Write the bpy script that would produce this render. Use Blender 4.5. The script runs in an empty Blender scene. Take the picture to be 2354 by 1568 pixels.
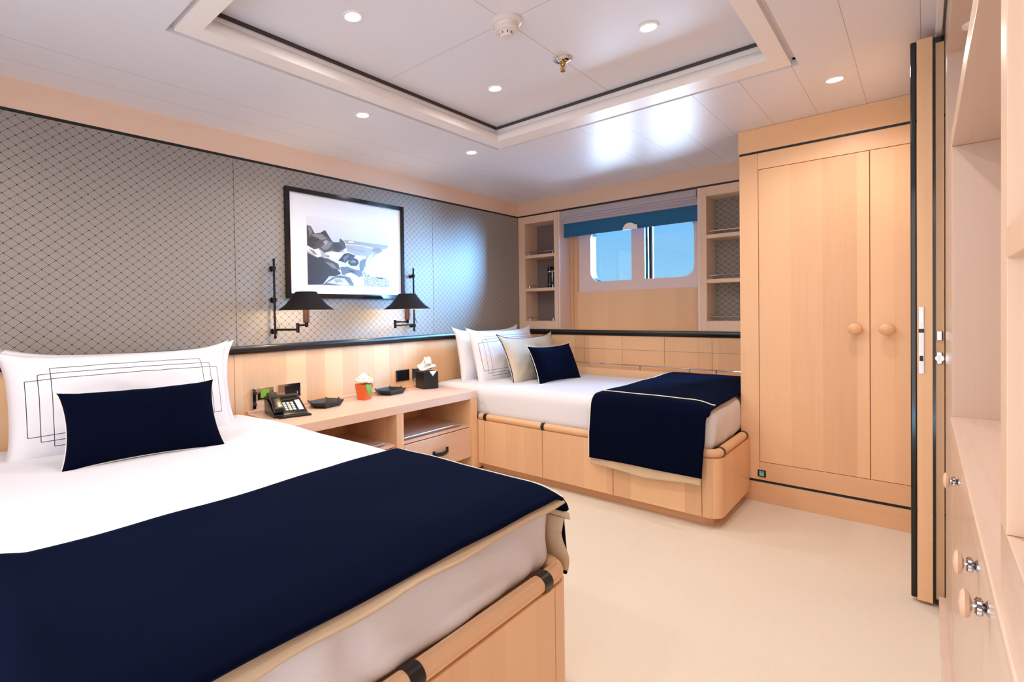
import bpy, bmesh, math, random
from mathutils import Vector, Matrix, noise
random.seed(7)
C = bpy.context.scene.collection
S = bpy.context.scene
PI = math.pi
R = math.radians

# ------------------------------------------------------------------ camera
FPX = 1175.23
YAW, PIT, ROL = 0.7806, -0.0153, -0.0167
cam = bpy.data.objects.new('camera', bpy.data.cameras.new('camera'))
C.objects.link(cam); S.camera = cam
cam.data.sensor_fit = 'HORIZONTAL'; cam.data.sensor_width = 36
cam.data.lens = FPX / 2354 * 36
cam.data.shift_x = 217.99 / 2354
cam.data.shift_y = -47.93 / 2354
cam.data.clip_start = 0.01
_f = Vector((-math.sin(YAW)*math.cos(PIT), math.cos(YAW)*math.cos(PIT), math.sin(PIT)))
_r = Vector((math.cos(YAW), math.sin(YAW), 0)); _u = _r.cross(_f)
_r2 = math.cos(ROL)*_r + math.sin(ROL)*_u; _u2 = -math.sin(ROL)*_r + math.cos(ROL)*_u
cam.matrix_world = Matrix(((_r2.x, _u2.x, -_f.x, 2.7434), (_r2.y, _u2.y, -_f.y, -4.1573), (_r2.z, _u2.z, -_f.z, 1.1287), (0, 0, 0, 1)))

# ------------------------------------------------------------------ world, sun, exposure
S.view_settings.view_transform = 'Standard'; S.view_settings.look = 'None'
S.view_settings.gamma = 1; S.view_settings.use_curve_mapping = False
S.view_settings.exposure = -0.12
S.cycles.max_bounces = 10; S.cycles.diffuse_bounces = 6; S.cycles.transparent_max_bounces = 12
W = bpy.data.worlds.new('sky_and_rear_fill'); S.world = W; W.use_nodes = True
nt = W.node_tree; nt.nodes.clear()
wo = nt.nodes.new('ShaderNodeOutputWorld'); wb = nt.nodes.new('ShaderNodeBackground')
tc = nt.nodes.new('ShaderNodeTexCoord'); sp = nt.nodes.new('ShaderNodeSeparateXYZ'); rp = nt.nodes.new('ShaderNodeValToRGB')
mp = nt.nodes.new('ShaderNodeMapRange'); mp.inputs[1].default_value = -0.3; mp.inputs[2].default_value = 0.6
nt.links.new(tc.outputs['Generated'], sp.inputs[0]); nt.links.new(sp.outputs['Z'], mp.inputs[0]); nt.links.new(mp.outputs[0], rp.inputs[0])
cr = rp.color_ramp
cr.elements[0].position = 0.0; cr.elements[0].color = (0.10, 0.26, 0.42, 1)
cr.elements[1].position = 1.0; cr.elements[1].color = (0.13, 0.36, 0.80, 1)
for p, c in ((0.32, (0.20, 0.42, 0.60, 1)), (0.34, (0.34, 0.66, 0.88, 1)), (0.55, (0.19, 0.52, 0.90, 1))):
    e = cr.elements.new(p); e.color = c
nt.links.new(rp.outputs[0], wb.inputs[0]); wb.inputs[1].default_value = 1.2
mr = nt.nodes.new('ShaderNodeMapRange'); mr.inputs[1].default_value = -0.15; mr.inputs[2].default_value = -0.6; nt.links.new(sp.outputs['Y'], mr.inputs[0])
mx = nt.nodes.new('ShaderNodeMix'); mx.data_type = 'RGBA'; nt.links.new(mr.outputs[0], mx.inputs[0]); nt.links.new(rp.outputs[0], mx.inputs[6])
REAR_FILL = 2.7  # world behind the camera brightened as added fill, not sky colour
mx.inputs[7].default_value = (REAR_FILL, REAR_FILL*0.95, REAR_FILL*0.92, 1); nt.links.new(mx.outputs[2], wb.inputs[0])
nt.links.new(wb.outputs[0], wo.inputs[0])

def sun(name, d, col, e, ang):
    l = bpy.data.lights.new(name, 'SUN'); l.color = col; l.energy = e; l.angle = R(ang)
    o = bpy.data.objects.new(name, l); C.objects.link(o)
    o.rotation_euler = Vector(d).to_track_quat('-Z', 'Y').to_euler(); return o
SUN_E, GLINT_E = 330.0, 16.0
sun('low_sun', (-1.0, -0.72, -0.40), (0.22, 0.56, 1.0), SUN_E, 66)
sun('sun_glint_off_the_sea', (0.30, -0.98, 0.66), (0.62, 0.78, 1.0), GLINT_E, 48)

# ------------------------------------------------------------------ materials
def lin(c):
    return tuple(((v/255)/12.92 if v/255 <= 0.04045 else ((v/255+0.055)/1.055)**2.4) for v in c) + (1,)
class G:
    """tiny node helper"""
    def __init__(s, name):
        s.m = bpy.data.materials.new(name); s.m.use_nodes = True; s.t = s.m.node_tree; s.t.nodes.clear()
        s.out = s.n('ShaderNodeOutputMaterial'); s.b = s.n('ShaderNodeBsdfPrincipled'); s.l(s.b.outputs[0], s.out.inputs[0])
    def n(s, k, **kw):
        x = s.t.nodes.new(k)
        for a, v in kw.items(): setattr(x, a, v)
        return x
    def l(s, a, b): s.t.links.new(a, b)
    def put(s, v, inp):
        if isinstance(v, (int, float)): inp.default_value = v
        elif isinstance(v, tuple): inp.default_value = v
        else: s.l(v, inp)
    def mt(s, op, a, b=0.0, c=0.0):
        x = s.n('ShaderNodeMath', operation=op); s.put(a, x.inputs[0]); s.put(b, x.inputs[1])
        if len(x.inputs) > 2: s.put(c, x.inputs[2])
        return x.outputs[0]
    def mix(s, f, a, b, bt='MIX'):
        x = s.n('ShaderNodeMix', data_type='RGBA', blend_type=bt); s.put(f, x.inputs[0]); s.put(a, x.inputs[6]); s.put(b, x.inputs[7]); return x.outputs[2]
    def pos(s):
        g = s.n('ShaderNodeNewGeometry'); q = s.n('ShaderNodeSeparateXYZ'); s.l(g.outputs['Position'], q.inputs[0]); return q.outputs
    def obj(s):
        g = s.n('ShaderNodeTexCoord'); q = s.n('ShaderNodeSeparateXYZ'); s.l(g.outputs['Object'], q.inputs[0]); return q.outputs
    def vec(s, x, y, z):
        q = s.n('ShaderNodeCombineXYZ'); s.put(x, q.inputs[0]); s.put(y, q.inputs[1]); s.put(z, q.inputs[2]); return q.outputs[0]
    def noise(s, v, sc, det=2.0):
        q = s.n('ShaderNodeTexNoise'); s.l(v, q.inputs['Vector']); q.inputs['Scale'].default_value = sc; q.inputs['Detail'].default_value = det; return q.outputs[0]
    def bump(s, h, st, d=0.01):
        q = s.n('ShaderNodeBump'); q.inputs['Strength'].default_value = st; q.inputs['Distance'].default_value = d; s.l(h, q.inputs['Height']); s.l(q.outputs[0], s.b.inputs['Normal'])
    def base(s, c): s.put(c, s.b.inputs['Base Color'])
    def set(s, **k):
        for a, v in k.items(): s.b.inputs[a.replace('_', ' ')].default_value = v

def plain(name, c, rough=0.5, metal=0.0, **k):
    g = G(name); g.base(lin(c)); g.set(Roughness=rough, Metallic=metal, **k); return g.m

def wood(name, axis, c=(227, 184, 143), band=0.14, rough=0.36, vary=0.34):
    g = G(name); x, y, z = g.pos()
    if axis == 'Z': a, b = g.mt('ADD', x, y), z
    elif axis == 'X': a, b = g.mt('ADD', y, z), x
    else: a, b = g.mt('ADD', x, z), y
    w = g.n('ShaderNodeTexWhiteNoise', noise_dimensions='1D'); g.l(g.mt('FLOOR', g.mt('DIVIDE', a, band)), w.inputs['W'])
    gr = g.noise(g.vec(g.mt('MULTIPLY', a, 90), g.mt('MULTIPLY', b, 2.2), 0), 1.0, 3)
    gl = g.noise(g.vec(g.mt('MULTIPLY', a, 9), g.mt('MULTIPLY', b, 0.7), 3.0), 1.0, 1)
    f = g.mt('ADD', g.mt('MULTIPLY', g.mt('SUBTRACT', w.outputs[0], 0.5), vary),
             g.mt('ADD', g.mt('MULTIPLY', g.mt('SUBTRACT', gr, 0.5), 0.16), g.mt('MULTIPLY', g.mt('SUBTRACT', gl, 0.5), 0.12)))
    l = lin(c)
    hi = tuple(min(1, v*1.5) for v in l[:3]) + (1,); lo = (l[0]*0.55, l[1]*0.45, l[2]*0.40, 1)
    g.base(g.mix(g.mt('ADD', f, 0.5), lo, hi) if False else g.mix(g.mt('MULTIPLY', f, 1.0), g.mix(0.0, l, l), hi) )
    # two-sided variation: lighten with f>0, darken with f<0
    c1 = g.mix(g.mt('MAXIMUM', f, 0.0), l, hi); c2 = g.mix(g.mt('MULTIPLY', g.mt('MINIMUM', f, 0.0), -1.6), c1, lo)
    g.base(c2); g.set(Roughness=rough); g.b.inputs['Specular IOR Level'].default_value = 0.35
    return g.m

M = {}
M['wood'] = wood('maple_vertical', 'Z')
M['woodYo'] = wood('maple_rim_along_y', 'Y', band=0.6)
M['woodX'] = wood('maple_along_x', 'X', band=0.6)
M['woodY'] = wood('maple_along_y', 'Y', c=(224, 190, 166), band=0.6)
M['wood_paleX'] = wood('maple_pale_along_x', 'X', c=(220, 186, 162), band=0.6, vary=0.05)  # window cornice tone also has the cool daylight mixed in
M['wood_pale'] = wood('maple_pale', 'Z', c=(222, 190, 165), vary=0.05)  # less yellow maple: bluish window light and shade put into the colour
M['wood_cab'] = wood('maple_cabinet', 'Z', c=(208, 184, 168), vary=0.04, rough=0.2)
M['wood_cabY'] = wood('maple_cabinet_along_y', 'Y', c=(214, 190, 172), band=0.8, vary=0.03, rough=0.2)
M['black'] = plain('black_lacquer', (10, 9, 12), 0.12)
M['blackline'] = plain('black_inlay', (12, 10, 12), 0.5)
M['rail'] = plain('black_leather_rail', (14, 14, 20), 0.3)
M['leather'] = plain('black_leather', (16, 14, 16), 0.38)
M['chrome'] = plain('chrome', (205, 205, 212), 0.08, 1.0)
M['steel'] = plain('brushed_steel', (190, 185, 185), 0.3, 1.0)
M['bronze'] = plain('dark_bronze', (38, 30, 28), 0.3, 0.7)
M['shade'] = plain('black_brown_shade', (22, 17, 20), 0.8, Specular_IOR_Level=0.2)
M['shade_in'] = plain('cream_shade_lining', (230, 215, 185), 0.7)
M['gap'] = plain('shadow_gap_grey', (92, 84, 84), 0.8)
M['plastic'] = plain('black_plastic', (18, 17, 20), 0.25)
M['key'] = plain('pale_key', (225, 225, 215), 0.4)
M['darkglass'] = plain('dark_socket', (22, 22, 26), 0.15)
M['green'] = plain('green_socket', (120, 165, 40), 0.4)
M['white_plastic'] = plain('white_plastic', (224, 214, 210), 0.35)
M['orange'] = plain('orange_ceramic', (222, 98, 34), 0.4)
M['petal'] = plain('white_petals', (250, 248, 246), 0.6, Subsurface_Weight=0.1)
M['leaf'] = plain('green_leaf', (86, 140, 44), 0.45)
M['leaf2'] = plain('lime_leaf', (166, 196, 60), 0.45)
M['paper'] = plain('tissue_paper', (252, 252, 252), 0.8)
M['blueshade'] = plain('teal_blue_fabric', (16, 92, 134), 0.7)
M['mat'] = plain('white_mat_board', (220, 221, 226), 0.35)
M['winframe'] = plain('window_lining', (226, 204, 198), 0.3)
M['darkmetal'] = plain('window_dark_metal', (10, 13, 18), 0.4, 0.0)

def cloth(name, c, rough=0.85, sc=900, st=0.08, sheen=0.0, wr=0.0):
    g = G(name); g.base(lin(c)); g.set(Roughness=rough); g.b.inputs['Specular IOR Level'].default_value = 0.04
    if sheen:
        g.b.inputs['Sheen Weight'].default_value = sheen; g.b.inputs['Sheen Roughness'].default_value = 0.5; g.b.inputs['Sheen Tint'].default_value = (0.04, 0.16, 0.5, 1)  # blue tint imitates window daylight lying on the navy cloth
    t = g.n('ShaderNodeTexCoord'); h = g.noise(t.outputs['Object'], sc, 1)
    if wr:
        h2 = g.noise(t.outputs['Object'], 5.0, 3); h = g.mt('ADD', g.mt('MULTIPLY', h, 0.08), g.mt('MULTIPLY', h2, wr))
    g.bump(h, st, 0.02 if wr else 0.002); return g.m
M['sheet'] = cloth('white_cotton', (224, 224, 232), wr=1.0, st=0.5)
M['linen'] = cloth('beige_linen', (200, 188, 170), wr=1.0, st=0.3)
M['cream'] = cloth('cream_lining', (205, 182, 154), wr=1.0, st=0.25)
M['navy'] = cloth('navy_wool', (4, 8, 28),  rough=1.0, sheen=0.06)
M['navy_satin'] = cloth('navy_cushion', (4, 7, 26),  rough=1.0, sheen=0.06)
M['piping'] = plain('ivory_piping', (232, 226, 214), 0.7)
M['piping_b'] = plain('black_piping', (18, 18, 26), 0.7)
M['blind'] = cloth('grey_linen_blind', (186, 178, 186), sc=400)

def lines_mat():
    g = G('white_cotton_triple_line'); x, y, z = g.obj()
    ax = g.mt('ABSOLUTE', x); ay = g.mt('ABSOLUTE', y)
    tot = None
    for w, h in ((0.375, 0.108), (0.335, 0.130), (0.295, 0.152)):
        v = g.mt('MULTIPLY', g.mt('LESS_THAN', g.mt('ABSOLUTE', g.mt('SUBTRACT', ax, w)), 0.0013), g.mt('LESS_THAN', ay, h))
        u = g.mt('MULTIPLY', g.mt('LESS_THAN', g.mt('ABSOLUTE', g.mt('SUBTRACT', ay, h)), 0.0013), g.mt('LESS_THAN', ax, w))
        k = g.mt('MAXIMUM', u, v); tot = k if tot is None else g.mt('MAXIMUM', tot, k)
    tot = g.mt('MULTIPLY', tot, g.mt('GREATER_THAN', z, 0.0))
    g.base(g.mix(tot, lin((226, 225, 232)), lin((38, 38, 52)))); g.set(Roughness=0.85)
    t = g.n('ShaderNodeTexCoord'); g.bump(g.noise(t.outputs['Object'], 5.0, 3), 0.5, 0.02); return g.m
M['sheet_lines'] = lines_mat()

def fabric():
    """woven wall covering: taupe ground, fine weave and a diamond lattice of dark thread with knots"""
    g = G('woven_diamond_wallcovering'); x, y, z = g.pos()
    h = g.mt('ADD', x, y)
    a = g.mt('ADD', g.mt('DIVIDE', h, 0.052), g.mt('DIVIDE', z, 0.042)); b = g.mt('SUBTRACT', g.mt('DIVIDE', h, 0.052), g.mt('DIVIDE', z, 0.042))
    def dist(v): return g.mt('ABSOLUTE', g.mt('SUBTRACT', g.mt('FRACT', v), 0.5))   # 0 at the line
    da, db = dist(a), dist(b)
    line = g.mt('MAXIMUM', g.mt('LESS_THAN', da, 0.030), g.mt('LESS_THAN', db, 0.030))
    knot = g.mt('LESS_THAN', g.mt('MAXIMUM', da, db), 0.085)
    # fine basket weave: hatching whose direction alternates between the diamonds
    par = g.mt('FRACT', g.mt('MULTIPLY', g.mt('ADD', g.mt('FLOOR', g.mt('ADD', a, 0.5)), g.mt('FLOOR', g.mt('ADD', b, 0.5))), 0.5))
    sel = g.mt('GREATER_THAN', par, 0.25)
    fa = g.mt('ABSOLUTE', g.mt('SUBTRACT', g.mt('FRACT', g.mt('MULTIPLY', a, 5)), 0.5)); fb = g.mt('ABSOLUTE', g.mt('SUBTRACT', g.mt('FRACT', g.mt('MULTIPLY', b, 5)), 0.5))
    hatch = g.mt('ADD', g.mt('MULTIPLY', sel, fa), g.mt('MULTIPLY', g.mt('SUBTRACT', 1.0, sel), fb))
    wv = g.noise(g.vec(g.mt('MULTIPLY', h, 260), g.mt('MULTIPLY', z, 260), 0), 1.0, 1)
    c = g.mix(g.mt('MULTIPLY', hatch, 1.4), lin((134, 124, 116)), lin((176, 166, 158)))
    c = g.mix(g.mt('MULTIPLY', wv, 0.25), c, lin((96, 84, 78)))
    c = g.mix(g.mt('MULTIPLY', line, 0.72), c, lin((46, 36, 34))); c = g.mix(knot, c, lin((34, 26, 26)))
    g.base(c); g.set(Roughness=0.55)
    g.b.inputs['Sheen Weight'].default_value = 0.25
    g.bump(g.mt('SUBTRACT', g.mt('MULTIPLY', hatch, 0.6), line), 0.35, 0.0015)
    return g.m
M['fabric'] = fabric()

def ceiling_mat(name, xs=None, x0=0.385, pitch=0.196, cross=None, col=(226, 227, 236), rough=0.36):
    g = G(name); x, y, z = g.pos()
    if cross:
        l = g.mt('MAXIMUM', g.mt('LESS_THAN', g.mt('ABSOLUTE', g.mt('SUBTRACT', x, cross[0])), 0.0013), g.mt('LESS_THAN', g.mt('ABSOLUTE', g.mt('SUBTRACT', y, cross[1])), 0.0013))
    else:
        f = g.mt('ABSOLUTE', g.mt('SUBTRACT', g.mt('FRACT', g.mt('ADD', g.mt('DIVIDE', g.mt('SUBTRACT', x, x0), pitch), 0.5)), 0.5))
        l = g.mt('LESS_THAN', f, 0.0055)
    g.base(g.mix(l if cross else g.mt('MULTIPLY', l, g.mt('MAXIMUM', 0.18, g.mt('MAXIMUM', g.mt('GREATER_THAN', x, 1.3), g.mt('LESS_THAN', x, 0.5)))), lin(col), lin((176, 160, 154)))); g.set(Roughness=rough); g.b.inputs['Specular IOR Level'].default_value = 0.7
    return g.m
M['planks'] = ceiling_mat('satin_plank_ceiling')
M['panel'] = ceiling_mat('raised_ceiling_panel', cross=(1.595, -2.48))
M['white'] = plain('satin_white', (240, 236, 234), 0.35)

def carpet():
    g = G('cream_carpet'); p = g.n('ShaderNodeNewGeometry').outputs['Position']
    n1 = g.noise(p, 420, 2); n2 = g.noise(p, 3.0, 3)
    c = g.mix(n1, lin((206, 192, 174)), lin((234, 224, 210))); c = g.mix(g.mt('MULTIPLY', n2, 0.18), c, lin((206, 184, 158)))
    g.base(c); g.set(Roughness=0.95); g.bump(n1, 0.4, 0.004); return g.m
M['carpet'] = carpet()

def emis(name, c, e):
    g = G(name); g.base((0, 0, 0, 1)); g.b.inputs['Emission Color'].default_value = c; g.b.inputs['Emission Strength'].default_value = e; return g.m
M['lampdisc'] = emis('downlight_lens', (1, 0.96, 0.90, 1), 14)
M['bulb'] = emis('warm_bulb', (1, 0.72, 0.38, 1), 12)
M['sign'] = emis('green_marker', (0.30, 0.55, 0.40, 1), 0.5)

def glass():
    m = bpy.data.materials.new('window_glass'); m.use_nodes = True; t = m.node_tree; t.nodes.clear()
    o = t.nodes.new('ShaderNodeOutputMaterial'); mx = t.nodes.new('ShaderNodeMixShader'); tr = t.nodes.new('ShaderNodeBsdfTransparent')
    gl = t.nodes.new('ShaderNodeBsdfGlossy'); gl.inputs['Roughness'].default_value = 0.02; fr = t.nodes.new('ShaderNodeFresnel'); fr.inputs[0].default_value = 1.5
    tr.inputs[0].default_value = (0.93, 0.97, 1, 1)
    t.links.new(fr.outputs[0], mx.inputs[0]); t.links.new(tr.outputs[0], mx.inputs[1]); t.links.new(gl.outputs[0], mx.inputs[2]); t.links.new(mx.outputs[0], o.inputs[0]); return m
M['glass'] = glass()

# ------------------------------------------------------------------ geometry helpers
class MB:
    def __init__(s): s.bm = bmesh.new(); s.hard = False
    def _addbm(s, b2, mat=None):
        me = bpy.data.meshes.new('t'); b2.to_mesh(me); b2.free()
        if mat is not None: me.transform(mat)
        s.bm.from_mesh(me); bpy.data.meshes.remove(me)
    def box(s, x0, x1, y0, y1, z0, z1, bev=0.0, mat=None, seg=2):
        b = bmesh.new(); bmesh.ops.create_cube(b, size=1)
        for v in b.verts: v.co = Vector(((x0+x1)/2 + v.co.x*(x1-x0), (y0+y1)/2 + v.co.y*(y1-y0), (z0+z1)/2 + v.co.z*(z1-z0)))
        if bev: s.hard = True; bmesh.ops.bevel(b, geom=b.edges[:], offset=bev, segments=seg, affect='EDGES', profile=0.5)
        s._addbm(b, mat); return s
    def prism(s, pts, axis, a0, a1, bev=0.0):
        """polygon pts in the plane perpendicular to axis, extruded a0..a1"""
        b = bmesh.new()
        def P(p, a): return {'X': (a, p[0], p[1]), 'Y': (p[0], a, p[1]), 'Z': (p[0], p[1], a)}[axis]
        lo = [b.verts.new(P(p, a0)) for p in pts]; hi = [b.verts.new(P(p, a1)) for p in pts]
        b.faces.new(lo); b.faces.new(hi[::-1]); n = len(pts)
        for i in range(n): b.faces.new((lo[i], hi[i], hi[(i+1) % n], lo[(i+1) % n]))
        bmesh.ops.recalc_face_normals(b, faces=b.faces[:])
        if bev: bmesh.ops.bevel(b, geom=b.edges[:], offset=bev, segments=2, affect='EDGES', profile=0.5)
        s._addbm(b); return s
    def tube(s, pts, r, n=14, caps=True, closed=False):
        b = bmesh.new(); pts = [Vector(p) for p in pts]; rs = r if isinstance(r, (list, tuple)) else [r]*len(pts); rings = []
        N = len(pts); up = None
        for i, p in enumerate(pts):
            if closed: d = (pts[(i+1) % N] - pts[i-1]).normalized()
            else: d = (pts[min(i+1, N-1)] - pts[max(i-1, 0)]).normalized()
            if up is None:
                up = Vector((0, 0, 1)) if abs(d.z) < 0.9 else Vector((1, 0, 0))
            sx = d.cross(up).normalized(); up = sx.cross(d).normalized()
            rings.append([b.verts.new(p + rs[i]*(math.cos(2*PI*k/n)*sx + math.sin(2*PI*k/n)*up)) for k in range(n)])
        for i in range(N if closed else N-1):
            A, B = rings[i], rings[(i+1) % N]
            for k in range(n): b.faces.new((A[k], A[(k+1) % n], B[(k+1) % n], B[k]))
        if caps and not closed: b.faces.new(rings[0][::-1]); b.faces.new(rings[-1])
        bmesh.ops.recalc_face_normals(b, faces=b.faces[:]); s._addbm(b); return s
    def lathe(s, prof, c=(0, 0, 0), axis='Z', n=28, caps=True):
        """prof: (radius, height) list; axis direction of height"""
        b = bmesh.new(); rings = []
        for r, h in prof:
            ring = []
            for k in range(n):
                a = 2*PI*k/n; q = (r*math.cos(a), r*math.sin(a))
                v = {'Z': (q[0], q[1], h), 'X': (h, q[0], q[1]), 'Y': (q[0], h, q[1])}[axis]
                ring.append(b.verts.new(Vector(v) + Vector(c)))
            rings.append(ring)
        for A, B in zip(rings, rings[1:]):
            for k in range(n): b.faces.new((A[k], A[(k+1) % n], B[(k+1) % n], B[k]))
        if caps:
            b.faces.new(rings[0]); b.faces.new(rings[-1][::-1])
        bmesh.ops.recalc_face_normals(b, faces=b.faces[:]); s._addbm(b); return s
    def soft(s, x0, x1, y0, y1, z0, z1, r, n=(40, 30, 8), fn=None):
        """rounded box on a grid, displaced by fn(co) -> Vector"""
        b = bmesh.new(); bmesh.ops.create_cube(b, size=2)
        b.free(); b = bmesh.new(); vs = {}
        def V(i, j, k):
            if (i, j, k) not in vs: vs[(i, j, k)] = b.verts.new((0, 0, 0))
            return vs[(i, j, k)]
        nx, ny, nz = n
        def quad(*q):
            f = [V(*c) for c in q]; b.faces.new(f)
        for i in range(nx):
            for j in range(ny):
                for k in (0, nz): quad((i, j, k), (i+1, j, k), (i+1, j+1, k), (i, j+1, k))
        for i in range(nx):
            for k in range(nz):
                for j in (0, ny): quad((i, j, k), (i+1, j, k), (i+1, j, k+1), (i, j, k+1))
        for j in range(ny):
            for k in range(nz):
                for i in (0, nx): quad((i, j, k), (i, j+1, k), (i, j+1, k+1), (i, j, k+1))
        def sm(t): return 0.5-0.5*math.cos(PI*t)
        for (i, j, k), v in vs.items():
            p = Vector((x0+(x1-x0)*(0.5*sm(i/nx)+0.5*i/nx), y0+(y1-y0)*(0.5*sm(j/ny)+0.5*j/ny), z0+(z1-z0)*(0.5*sm(k/nz)+0.5*k/nz)))
            q = Vector((min(max(p.x, x0+r), x1-r), min(max(p.y, y0+r), y1-r), min(max(p.z, z0+r), z1-r)))
            d = p - q
            if d.length > 1e-9: p = q + d.normalized()*r*min(1, d.length/r*1.0 if False else 1)
            if fn: p = p + fn(p)
            v.co = p
        bmesh.ops.recalc_face_normals(b, faces=b.faces[:]); s._addbm(b); return s
    def sheet(s, nu, nv, fn, close_u=False):
        b = bmesh.new(); g = [[b.verts.new(fn(i/nu, j/nv)) for j in range(nv+1)] for i in range(nu+1)]
        for i in range(nu):
            for j in range(nv): b.faces.new((g[i][j], g[i+1][j], g[i+1][j+1], g[i][j+1]))
        s._addbm(b); return s
    def build(s, name, mat, parent=None, smooth=True, mods=None, ang=35):
        me = bpy.data.meshes.new(name); off = base_of(parent)
        if off.length: bmesh.ops.translate(s.bm, verts=s.bm.verts[:], vec=-off)
        s.bm.to_mesh(me); s.bm.free(); me.materials.append(mat)
        o = bpy.data.objects.new(name, me); C.objects.link(o)
        if parent: o.parent = parent
        if smooth:
            for p in me.polygons: p.use_smooth = True
            me.set_sharp_from_angle(angle=R(ang))
        if mods: mods(o)
        elif s.hard and smooth:
            md = o.modifiers.new('Weighted normals', 'WEIGHTED_NORMAL'); md.keep_sharp = True; md.weight = 80
        return o
def base_of(p):
    v = Vector((0, 0, 0))
    while p is not None:
        v += Vector(p.location) if not p.get('_local') else Vector((0, 0, 0)); p = p.parent
    return v
def tag(o, label, cat, group=None):
    o['label'] = label; o['category'] = cat
    if group: o['group'] = group
    return o
def thing(name, label, cat, loc, rz=0.0, group=None, local=False):
    """Empty at the base of a thing; parts are given in world coordinates unless local=True"""
    o = bpy.data.objects.new(name, None); C.objects.link(o); o.location = loc; o.rotation_euler = (0, 0, rz); o.empty_display_size = 0.05
    if local: LOCAL.add(o.name)
    return tag(o, label, cat, group)
LOCAL = set()
def base_of(p):
    v = Vector((0, 0, 0))
    while p is not None:
        if p.name in LOCAL: return Vector((0, 0, 0))
        v += Vector(p.location); p = p.parent
    return v
def struct(o): o['kind'] = 'structure'; return o
def B(*a, **k): return MB().box(*a, **k)
def copy_tree(o, parent=None):
    c = o.copy(); C.objects.link(c); c.parent = parent
    if o.name in LOCAL: LOCAL.add(c.name)
    for ch in list(o.children): copy_tree(ch, c)
    return c

H = 2.15; ZB = 2.015; ZR = 0.955; ZRB = 0.909
XR = 3.35; YF = -4.75
# ------------------------------------------------------------------ room shell
struct(B(-0.1, XR+0.1, YF-0.1, 0.5, -0.06, 0).build('floor', M['carpet']))
ceil = MB()
CX0, CX1, CY0, CY1 = 0.82, 2.37, -3.47, -1.455
ceil.box(-0.1, CX0, YF-0.1, 0.5, H, H+0.05); ceil.box(CX1, XR+0.1, YF-0.1, 0.5, H, H+0.05)
ceil.box(CX0, CX1, YF-0.1, CY0, H, H+0.05); ceil.box(CX0, CX1, CY1, 0.5, H, H+0.05)
ceil = struct(ceil.build('ceiling', M['planks'], smooth=False))
fr = MB(); g0 = 0.022; IX0, IX1, IY0, IY1 = 0.925, 2.283, -3.375, -1.605
fr.box(CX0+g0, IX0, CY0+g0, CY1-g0, H, H+0.030); fr.box(IX1, CX1-g0, CY0+g0, CY1-g0, H, H+0.030)
fr.box(IX0, IX1, CY0+g0, IY0, H, H+0.030); fr.box(IX0, IX1, IY1, CY1-g0, H, H+0.030)
fr.box(CX0, CX0+g0, CY0, CY1, H+0.030, H+0.05); fr.box(CX1-g0, CX1, CY0, CY1, H+0.030, H+0.05)
fr.box(CX0, CX1, CY0, CY0+g0, H+0.030, H+0.05); fr.box(CX0, CX1, CY1-g0, CY1, H+0.030, H+0.05)
struct(fr.build('trim_1', M['white'], smooth=False))
# cove: crown profile swept round the opening
def ring_sweep(prof, mat, name):
    m = MB(); b = bmesh.new(); rings = []
    for o_, z in prof:
        rings.append([b.verts.new(p) for p in ((IX0-o_, IY0-o_, z), (IX1+o_, IY0-o_, z), (IX1+o_, IY1+o_, z), (IX0-o_, IY1+o_, z))])
    for A, B_ in zip(rings, rings[1:]):
        for k in range(4): b.faces.new((A[k], A[(k+1) % 4], B_[(k+1) % 4], B_[k]))
    m._addbm(b); return struct(m.build(name, mat, smooth=False))
ring_sweep([(-0.0008, H+0.024), (0.003, H+0.031), (0.007, H+0.040), (0.014, H+0.049), (0.024, H+0.056)], M['white'], 'trim_2')
ring_sweep([(0.024, H+0.056), (0.028, H+0.057), (0.025, H+0.058), (0.028, H+0.060), (0.034, H+0.078), (0.038, H+0.086)], M['white'], 'trim_3')
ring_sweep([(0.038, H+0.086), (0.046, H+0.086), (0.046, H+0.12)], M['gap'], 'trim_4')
struct(B(0.895, 2.313, -3.405, -1.575, H+0.10, H+0.115).build('ceiling_panel', M['panel'], smooth=False))
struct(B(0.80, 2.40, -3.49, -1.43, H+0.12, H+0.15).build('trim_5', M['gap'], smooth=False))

# left wall: cornice, upholstered panels, leather rail, wood dado
wl = struct(B(-0.1, -0.006, YF-0.1, 0.5, 0, H+0.05).build('wall_left', M['wood'], smooth=False))
B(-0.006, 0.0, YF, 0.0, ZB+0.006, H).build('cornice', M['woodY'], wl, smooth=False)
B(-0.006, 0.001, YF, 0.0, ZB-0.006, ZB+0.006).build('inlay_line', M['blackline'], wl, smooth=False)
for y0, y1 in ((YF, -2.831), (-2.829, -1.201), (-1.199, 0.0)):
    B(-0.012, 0.0, y0, y1, ZR-0.01, ZB-0.007, bev=0.0025).build('fabric_panel', M['fabric'], wl)
for y0, y1 in ((YF, -2.8515), (-2.8485, -0.9315), (-0.9285, 0.0)):
    B(-0.010, 0.0, y0, y1, 0.0, ZRB+0.01, bev=0.0012).build('wood_panel', M['wood'], wl)
def railprof(axis, a0, a1, sgn):
    pts = [(0, ZRB), (0.016, ZRB), (0.026, ZRB+0.008), (0.030, ZRB+0.02), (0.030, ZR-0.014), (0.024, ZR-0.003), (0.014, ZR), (0, ZR)]
    return MB().prism([(sgn*p[0], p[1]) for p in pts], axis, a0, a1)
struct(railprof('Y', YF, -0.0, 1).build('trim_6', M['rail']))
struct(railprof('X', 0.03, 1.974, -1).build('trim_7', M['rail']))

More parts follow.
